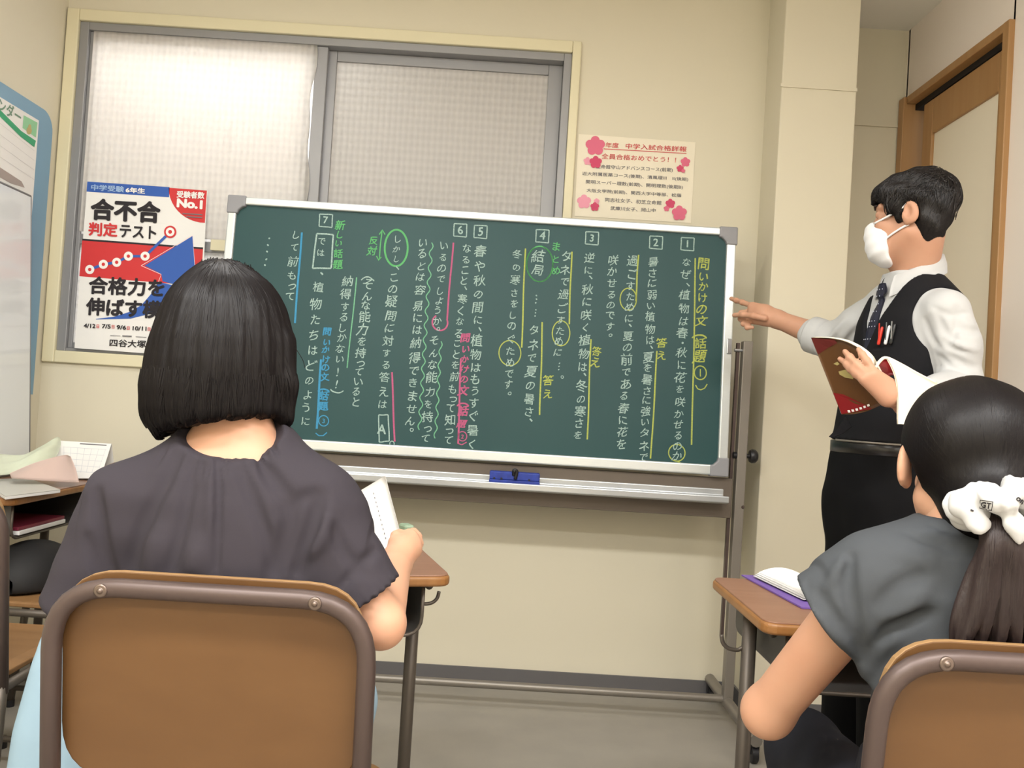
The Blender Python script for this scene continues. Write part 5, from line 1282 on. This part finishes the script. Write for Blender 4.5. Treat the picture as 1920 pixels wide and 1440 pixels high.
# blouse with gathered neckline and wide sleeves
bl1 = Solid((-.72, 1.04, .60), (-.0, 1.42, 1.08), .0034)
bl1.loft([(.60, HX, 1.245, .158, .112), (.72, HX, 1.24, .156, .112), (.80, HX - .004, 1.235, .158, .112), (.87, HX - .008, 1.232, .166, .106), (.925, HX - .010, 1.230, .170, .094), (.955, HX - .013, 1.230, .150, .083), (.978, HX - .016, 1.233, .122, .074), (1.000, HX - .018, 1.238, .096, .067), (1.022, HX - .02, 1.242, .078, .061), (1.035, HX - .02, 1.244, .06, .054)], 0, 0, 2.15)
bl1.cap(at(584, 945, 1.215), at(696, 1140, 1.195), .053, .057, .05, 'u').cap(at(226, 947, 1.215), at(156, 1135, 1.21), .053, .056, .05)
hp = at(717, 1104, 1.19); bl1.put(lambda X, Y, Z: np.where(X > hp[0] - .075, (X - hp[0]) * .59 - (Z - hp[2]) * .81, -1.0), None, None, .006, 'i')
hl = at(112, 1140, 1.2); bl1.put(lambda X, Y, Z: np.where(X < hl[0] + .10, -(X - hl[0]) * .45 - (Z - hl[2]) * .89, -1.0), None, None, .006, 'i')
for (x, y) in ((262, 1.0),): pass
nkc = at(408, 789, 1.15); bl1.ell(nkc, (.090, .125, .052), .004, 's')
B = 1.135                                       # depth of the blouse's back surface
FR = []
def fl(pts, am, w, Y=B): FR.append((pts, am, w))
fl([(408, 862, 0), (409, 920, 0), (408, 1000, .0), (405, 1080, .0)], .0050, .006); fl([(396, 862, 0), (396, 930, 0), (394, 1010, 0)], -.0025, .010)
fl([(362, 858, .004), (352, 930, 0), (335, 1010, 0), (318, 1080, 0)], .0045, .010); fl([(335, 850, .01), (300, 920, .005), (262, 1000, .005), (240, 1080, .01)], .0065, .013)
fl([(372, 1020, 0), (360, 1080, 0)], -.004, .016); fl([(300, 1000, 0), (280, 1090, .005)], -.0045, .018)
fl([(180, 925, .03), (186, 985, .025), (196, 1050, .02), (214, 1090, .02)], .0095, .011); fl([(165, 1010, .03), (185, 1070, .03), (205, 1100, .03)], .005, .010)
fl([(445, 860, .004), (470, 930, 0), (500, 1010, 0), (520, 1085, 0)], .0045, .011); fl([(470, 850, .008), (520, 910, .005), (545, 960, .005), (530, 1030, .01), (505, 1080, .01)], .0075, .014)
fl([(598, 930, .03), (585, 985, .02), (565, 1040, .015), (555, 1085, .015)], .0095, .013); fl([(585, 925, .02), (560, 940, .012), (530, 955, .008)], .0055, .012)
fl([(625, 990, .03), (650, 1040, .03), (690, 1080, .03)], .0045, .010); fl([(560, 1050, .01), (600, 1010, .015), (615, 960, .02)], -.0045, .014)
fl([(640, 1100, .04), (675, 1060, .035), (705, 1030, .035)], .0035, .009)
for k in range(15):                             # gathers under the neck band
    t = k / 14; x = 312 + 190 * t; y = 818 + 40 * math.sin(math.pi * (t * .86 + .10)) + (6 if t < .5 else -8 * (t - .5)); dx = (t - .5) * 40
    fl([(x, y + 2, .012 * abs(2 * t - 1)), (x + dx * .4, y + 16, .006), (x + dx, y + 36, .003)], .0030 + .001 * (k % 3), .0042, 1.142)
folds_on(bl1, FR, B)
bl1.ripple(lambda X, Y, Z: .0012 * np.sin(X * 52 + Z * 44) * np.sin(Z * 60 - X * 35) + np.where(X > hp[0] - .06, .0016 * np.sin((X * .81 + Z * .59 + Y * .6) * 420) * np.exp(-np.abs((X - hp[0]) * .59 - (Z - hp[2]) * .81) / .012), 0))
bo1 = solids_obj('blouse', [bl1], MT['blouse'], g1, 1)
je = Solid((-.62, 1.08, .05), (-.10, 1.74, .70), .007)
je.loft([(.448, HX, 1.25, .132, .110), (.54, HX, 1.25, .132, .110), (.66, HX, 1.245, .135, .102)], 0, 0, 2.3)
for q in (-1, 1): je.chain([(HX + q * .085, 1.26, .512), (HX + q * .095, 1.60, .508), (HX + q * .09, 1.60, .12)], [.070, .060, .05], .03)
je.half((0, 0, .442), (0, 0, -1)) if False else None
solids_obj('jeans', [je], MT['jeans'], g1)
so = Solid((-.56, 1.5, -.01), (-.16, 1.78, .14), .005)
for q in (-1, 1): so.cap((HX + q * .09, 1.58, .045), (HX + q * .09, 1.70, .036), .040, .034, .02)
so.half((0, 0, .002), (0, 0, -1)); solids_obj('shoes', [so], MT['shoe'], g1)
# the paper in her hand
c4 = [at(722, 892, 1.56), at(752, 1006, 1.512), at(690, 1060, 1.50), at(655, 932, 1.55)]
G = np.array([[c4[0] * (1 - u) * (1 - v) + c4[1] * u * (1 - v) + c4[2] * u * v + c4[3] * (1 - u) * v + V3(0, .006 * math.sin(math.pi * v), 0) for v in np.linspace(0, 1, 8)] for u in np.linspace(0, 1, 8)])
bkl = thing('booklet', 'folded white paper held up in the bobbed girl\'s right hand', 'paper', tuple(at(720, 980, 1.53)))
MB().sheet(G, .0012).build('sheet', MT['paper'], bkl, smooth=True)
m = MB(); nf = np.cross(c4[1] - c4[0], c4[3] - c4[0]); nf /= np.linalg.norm(nf); nf = nf if nf[1] < 0 else -nf
for k in range(11):
    u = .16 + .07 * k; p = c4[0] * (1 - u) * .6 + c4[1] * u * .6 + c4[2] * u * .4 + c4[3] * (1 - u) * .4 + V3(0, .006 * math.sin(math.pi * .4), 0); e = (c4[1] - c4[0]); e /= np.linalg.norm(e); r_ = np.cross(e, nf)
    m.face([p + nf * .0025 + e * a * .0016 + r_ * b_ * .0008 for a, b_ in ((-1, -1), (1, -1), (1, 1), (-1, 1))])
m.build('print', MT['ink_grey'], bkl)
# pale blue bag beside her chair
bg = Solid((-1.02, 1.62, -.01), (-.66, 1.98, .62), .007)
bg.loft([(.0, -.885, 1.80, .095, .075), (.1, -.885, 1.80, .098, .08), (.35, -.880, 1.80, .085, .068), (.48, -.872, 1.80, .07, .045), (.55, -.866, 1.80, .06, .018)], 0, .1, 2.6)
bg.fold([at(78, 1205, 1.72), at(62, 1235, 1.72), at(55, 1262, 1.72)], .004, .006); bg.fold([(-.90, 1.72, .4), (-.88, 1.71, .2)], .005, .02); bg.fold([(-.80, 1.72, .42), (-.82, 1.71, .15)], .005, .02)
bag = thing('tote_bag', 'pale blue cloth bag standing on the floor left of the bobbed girl\'s chair', 'bag', (-.885, 1.80, 0))
solids_obj('body', [bg], MT['jeans'], bag)
for yy in (1.788, 1.812): MB().tube(smooth_path([(-.90, yy, .53), (-.895, yy, .57), (-.866, yy + .005, .60), (-.838, yy, .57), (-.832, yy, .53)], 6), .006, 8).build('handle', MT['jeans'], bag, smooth=True)
# black bag on the tucked chair
bb = Solid((-1.60, 2.46, .42), (-1.24, 2.94, .66), .007)
bb.ell((-1.40, 2.62, .462), (.120, .165, .112), 0).half((0, 0, .4425), (0, 0, -1), .004)
bb.fold([(-1.47, 2.46, .50), (-1.40, 2.62, .575), (-1.33, 2.78, .5)], .004, .006)
tag(solids_obj('shoulder_bag', [bb], MT['bag'], None), 'rounded black bag lying on the chair tucked under the left desk', 'bag')
# ------------------------------------------------------------------ the girl with the ponytail
g2 = thing('person', 'girl with a long ponytail and white scrunchie in a grey T-shirt, seated, back turned', 'person', (.65, 1.14, 0))
GX, GY = .652, 1.135
b = Solid((.36, .98, .02), (.96, 1.68, 1.05), .008)
b.loft([(.46, GX, 1.15, .150, .105), (.54, GX, 1.15, .140, .098), (.66, GX, 1.145, .118, .082), (.80, GX, 1.14, .132, .078), (.88, GX - .01, 1.135, .145, .070), (.908, GX - .02, 1.135, .125, .062), (.930, GX - .022, 1.14, .080, .056), (.955, GX - .022, 1.145, .051, .047), (1.00, GX - .020, 1.15, .042, .043)], 0, 0, 2.2)
for q in (-1, 1):
    b.chain([(GX + q * .085, 1.16, .505), (GX + q * .092, 1.50, .505), (GX + q * .068, 1.50, .09)], [.058, .046, .032], .03).cap((GX + q * .068, 1.50, .06), (GX + q * .068, 1.60, .04), .03, .025, .02)
hc2 = at(1819, 874, 1.165); R2 = frame_of((.30, .95, -.05), (.0, 0.05, 1)); S2 = .97
hd = Solid(hc2 - .17, hc2 + .16, .0038); W2 = build_head(hd, hc2, R2, S2, V3(GX - .022, 1.15, .965), .041, eo=.004)
le, lw = at(1440, 1334, 1.29), V3(.63, 1.50, .765)
la2 = Solid((le[0] - .07, 1.02, le[2] - .07), (.78, 1.66, .99), .0042)
la2.cap(at(1640, 1092, 1.135), le, .041, .036, .01).cap(le, lw, .036, .025, .02).cap(lw, (.665, 1.565, .752), .023, .018, .016, flat=((0, 0, 1), .7))
fingers(la2, [[(.655 + .014 * k - .01, 1.572, .752), (.66 + .016 * k - .01, 1.605, .757), (.664 + .017 * k - .01, 1.63 - .005 * abs(k - 1), .748), (.666 + .017 * k - .01, 1.645 - .007 * abs(k - 1), .742)] for k in range(4)] + [[(.668, 1.535, .756), (.692, 1.552, .75), (.708, 1.572, .745)]], [.008, .0082, .0078, .007, .0088])
ra2 = Solid((.70, 1.02, .60), (.98, 1.66, .99), .006)
ra2.cap((GX + .165, 1.13, .90), (GX + .24, 1.25, .67), .043, .036, .01).cap((GX + .24, 1.25, .67), (GX + .14, 1.50, .765), .036, .025, .02).cap((GX + .14, 1.50, .765), (GX + .11, 1.565, .752), .023, .018, .016)
fingers(ra2, [[(GX + .10 + .012 * k, 1.572, .752), (GX + .09 + .014 * k, 1.605, .757), (GX + .085 + .015 * k, 1.63, .747)] for k in range(4)] + [[(GX + .115, 1.535, .756), (GX + .09, 1.555, .75), (GX + .075, 1.575, .746)]], [.008] * 5)
solids_obj('body', [b, hd, la2, ra2], MT['skin'], g2)
eyes_brows(W2, R2, S2, g2)
# hair drawn back smoothly to the tie
tie2 = at(1872, 952, 1.035)
h2 = Solid(hc2 - V3(.16, .19, .16), hc2 + V3(.17, .15, .15), .0040)
h2.ell(W2(.0, -.010, .032), np.array([.0905, .106, .094]) * S2, R=R2).ell(W2(.014, -.050, -.035), np.array([.058, .055, .060]) * S2, .03, R=R2)
h2.ell(W2(.018, -.044, -.070), np.array([.046, .046, .048]), .03, R=R2)
h2.cap(W2(.01, -.085, -.045), tie2, .046, .024, .035)
def fc2(X, Y, Z):
    l = [(X - hc2[0]) * R2[0, i] + (Y - hc2[1]) * R2[1, i] + (Z - hc2[2]) * R2[2, i] for i in range(3)]
    return np.minimum(np.maximum(.052 - l[1], l[2] - .045), np.maximum(.004 - l[1], l[2] + .002))
h2.put(fc2, hc2 - .2, hc2 + .2, .012, 's')
for q in (-1, 1): h2.ell(W2(q * .102, -.004, -.026), np.array([.036, .036, .046]), .008, 's', R=R2)
aa2 = RNG.uniform(0, 6, 8)
h2.ripple(lambda X, Y, Z: .0008 * np.sin(130 * ((X - tie2[0]) * .8 - (Y - tie2[1]) * .25) + 12 * Z + aa2[0]))
def d_tie(p):
    v = tie2 + V3(0, .015, .0) - p; v = v / (np.linalg.norm(v, axis=1)[:, None] + 1e-9); return v
hair_obj('hair', h2, [strands(h2, surface_pts(h2, 9000), d_tie, 20, .0085, .0008, .0002, jit=.035, ridge=.0004)], MT['hair'], g2)
# ponytail: overlapping locks
pt = Solid((tie2[0] - .14, .985, .70), (tie2[0] + .16, 1.10, tie2[2] + .04), .0036)
rg = np.random.default_rng(11)
for k in range(17):
    u = k / 16.0 + rg.uniform(-.03, .03); xe = 1782 + 190 * u; lay = (k % 3)
    Yb = 1.034 - .009 * lay
    s0 = tie2 + V3((u - .5) * .034, rg.uniform(-.008, .012), -.004)
    mid1 = at(1856 + 44 * u + rg.uniform(-3, 3), 1015, 1.026 - .006 * lay); mid2 = at(1834 + 98 * u + rg.uniform(-5, 5), 1080, Yb); mid3 = at(1806 + 140 * u + rg.uniform(-6, 6), 1150, Yb); end = at(xe + rg.uniform(-8, 8), 1212 + rg.uniform(-6, 26), Yb + .004)
    P = smooth_path([s0, mid1, mid2, mid3, end], 4); n = len(P)
    pt.chain(P, np.interp(np.linspace(0, 1, n), [0, .2, .6, .85, 1], [.010, .0105, .0095, .0065, .0022]) * rg.uniform(.85, 1.1), .003)
hair_obj('ponytail', pt, [strands(pt, surface_pts(pt, 5200), lambda p: np.tile(V3(0, 0, -1), (len(p), 1)), 16, .009, .0007, .0004, jit=.06, ridge=.0006)], MT['hair_p'], g2)
# scrunchie
sc = Solid(tie2 - V3(.12, .08, .085), tie2 + V3(.12, .08, .07), .0026)
ax = V3(.12, -.42, -.90); ax /= np.linalg.norm(ax); e1 = np.cross(ax, V3(0, 1, 0)); e1 /= np.linalg.norm(e1); e1 = e1 if e1[0] > 0 else -e1; e2 = np.cross(e1, ax)
def ruffle(X, Y, Z):
    p = [X - tie2[0], Y - tie2[1], Z - tie2[2] - .004]; u, v, w_ = [p[0] * q[0] + p[1] * q[1] + p[2] * q[2] for q in (e1, e2, ax)]
    a = np.arctan2(v, u); rd = np.sqrt((u / 1.16) ** 2 + v * v) - .033 * (1 + .06 * np.sin(5 * a + 1)); wv = w_ - .0045 * np.sin(6 * a + .6) - .002 * np.sin(13 * a)
    s_ = 1 + .10 * np.sin(11 * a + .4) + .07 * np.sin(19 * a + 2) + .05 * np.sin(31 * a)
    return (np.sqrt((rd / .019) ** 2 + (wv / .0195) ** 2) - s_) * .016
sc.put(ruffle, tie2 - .09, tie2 + .09, 0)
rg.uniform()
for p, r in ((at(1822, 968, 1.01), (.012, .007, .020)), (at(1838, 982, 1.01), (.014, .006, .012)), (at(1803, 944, 1.02), (.016, .012, .018)), (at(1900, 980, 1.0), (.012, .007, .018)), (at(1910, 996, 1.0), (.010, .005, .016))): sc.ell(p, r, .006, R=roty(rg.uniform(-.5, .5)))
sc.ripple(lambda X, Y, Z: .0009 * np.sin(X * 210 + Z * 150 + Y * 120) * np.sin(Z * 170 - X * 90))
scr = solids_obj('scrunchie', [sc], MT['scrunchie'], g2)
m = MB()
def stamp(px, py, body, s_, rot=0.0, box=True):
    """Small print wrapped on the cloth: every vertex is laid on the scrunchie's own surface."""
    v, f = glyphs(body, .03); lo, hi = v.min(0), v.max(0); q = (v - (lo + hi) / 2) * s_ / (hi[1] - lo[1])
    ca, sa = math.cos(rot), math.sin(rot)
    def put(q, f, lf=None):
        pts = []
        for x, y in q:
            P, n = hit(sc, px + x * ca - y * sa, py - (x * sa + y * ca)); pts.append(P + n * (.0006 + (lf[len(pts)] if lf is not None else 0)))
        m.add(pts, f)
    put(q, f, layer_lift(body, .03)[:, 0])
    if box:
        w, h = (hi[0] - lo[0]) * s_ / (hi[1] - lo[1]) / 2 + 2.5, s_ / 2 + 3; o = 1.2
        R4 = [(-w, -h), (w, -h), (w, h), (-w, h)]
        for i in range(4):
            a, c = np.array(R4[i]), np.array(R4[(i + 1) % 4]); t = (c - a) / np.linalg.norm(c - a); nn = np.array([-t[1], t[0]]) * o
            L = np.linspace(0, 1, 5); qq = np.vstack([[a + (c - a) * l for l in L], [a + (c - a) * l + nn for l in L]]); put(qq, [[i_, i_ + 1, 6 + i_, 5 + i_] for i_ in range(4)])
stamp(1849, 947, 'GT', 11, -.15); stamp(1912, 938, 'on', 8, -.6, False); stamp(1866, 974, 'o', 6, .2, False); stamp(1822, 957, '-', 3, -.4, False)
m.build('print', MT['ink'], scr)
# T-shirt
te = Solid((.36, 1.0, .58), (.96, 1.34, 1.03), .0036)
te.loft([(.58, GX, 1.15, .165, .108), (.70, GX, 1.148, .166, .106), (.80, GX, 1.143, .172, .100), (.87, GX - .002, 1.138, .176, .094), (.900, GX - .002, 1.135, .180, .084), (.922, GX - .008, 1.135, .162, .076), (.936, GX - .018, 1.137, .136, .069), (.947, GX - .024, 1.14, .106, .062), (.956, GX - .024, 1.144, .078, .056), (.965, GX - .022, 1.147, .062, .051)], 0, 0, 2.15)
sa_, sb_ = at(1640, 1092, 1.125), at(1545, 1150, 1.14)
te.cap(sa_, sb_ + (sb_ - sa_) * .4, .054, .062, .045).cap((GX + .165, 1.13, .90), (GX + .23, 1.19, .80), .058, .062, .045)
hq = at(1546, 1160, 1.14); te.put(lambda X, Y, Z: np.where(X < GX - .10, (-(X - hq[0]) * .72 - (Z - hq[2]) * .62 + (Y - hq[1]) * .30), -1.0), None, None, .006, 'i')
te.put(lambda X, Y, Z: np.where(X > GX + .12, ((X - GX - .215) * .72 - (Z - .82) * .62), -1.0), None, None, .006, 'i')
te.cap(V3(GX - .024, 1.155, .972), V3(GX - .024, 1.165, 1.05), .044, .056, .006, 's')
FR2 = []
def ft(pts, am, w, Y=1.045): FR2.append((pts, am, w))
ft([(1592, 1045, .03), (1591, 1100, .02), (1603, 1170, .02), (1612, 1225, .02)], .0085, .010); ft([(1552, 1098, .04), (1575, 1065, .03), (1592, 1042, .03)], -.004, .010)
ft([(1513, 1090, .09), (1517, 1120, .09), (1540, 1150, .08)], .0035, .005, 1.05); ft([(1530, 1110, .07), (1560, 1150, .06), (1600, 1200, .05)], .005, .010)
ft([(1650, 1130, 0), (1690, 1095, 0), (1740, 1075, 0)], .0035, .012); ft([(1660, 1160, 0), (1700, 1140, 0), (1740, 1100, 0)], -.003, .012)
ft([(1630, 1240, .01), (1665, 1190, 0), (1700, 1165, 0), (1750, 1150, 0)], .0055, .012); ft([(1618, 1262, .01), (1650, 1215, 0), (1685, 1180, 0)], -.0045, .012)
ft([(1700, 1000, .01), (1760, 1020, 0), (1810, 1030, 0)], .0030, .010); ft([(1745, 985, .012), (1790, 996, .008), (1840, 1004, .004)], .0050, .006)
ft([(1690, 1040, 0), (1760, 1060, 0)], -.002, .014)
folds_on(te, FR2, 1.045)
te.ripple(lambda X, Y, Z: .0013 * np.sin(X * 48 + Z * 40 + 1) * np.sin(Z * 56 - X * 30))
tsh = solids_obj('t_shirt', [te], MT['tee'], g2, 1)
P = []
for a in np.linspace(0, 2 * math.pi, 49):
    c = V3(GX - .0235, 1.154, .950); P.append([c + V3(math.cos(a) * .0505, math.sin(a) * .049, -.004 + .004 * math.cos(a)), c + V3(math.cos(a) * .0495, math.sin(a) * .048, .009 + .004 * math.cos(a))])
MB().sheet(np.array(P), .003).build('neckband', MT['tee'], tsh, smooth=True)
tr = Solid((.40, .98, .04), (.90, 1.66, .68), .007)
tr.loft([(.448, GX, 1.15, .150, .110), (.54, GX, 1.15, .152, .110), (.64, GX, 1.148, .138, .100)], 0, 0, 2.3)
for q in (-1, 1): tr.chain([(GX + q * .085, 1.16, .520), (GX + q * .092, 1.50, .512), (GX + q * .07, 1.50, .12)], [.070, .060, .05], .03)
solids_obj('trousers', [tr], MT['navy'], g2)
so = Solid((.46, 1.4, -.01), (.86, 1.68, .14), .005)
for q in (-1, 1): so.cap((GX + q * .066, 1.48, .045), (GX + q * .066, 1.60, .036), .040, .034, .02)
so.half((0, 0, .002), (0, 0, -1)); solids_obj('shoes', [so], MT['shoe'], g2)
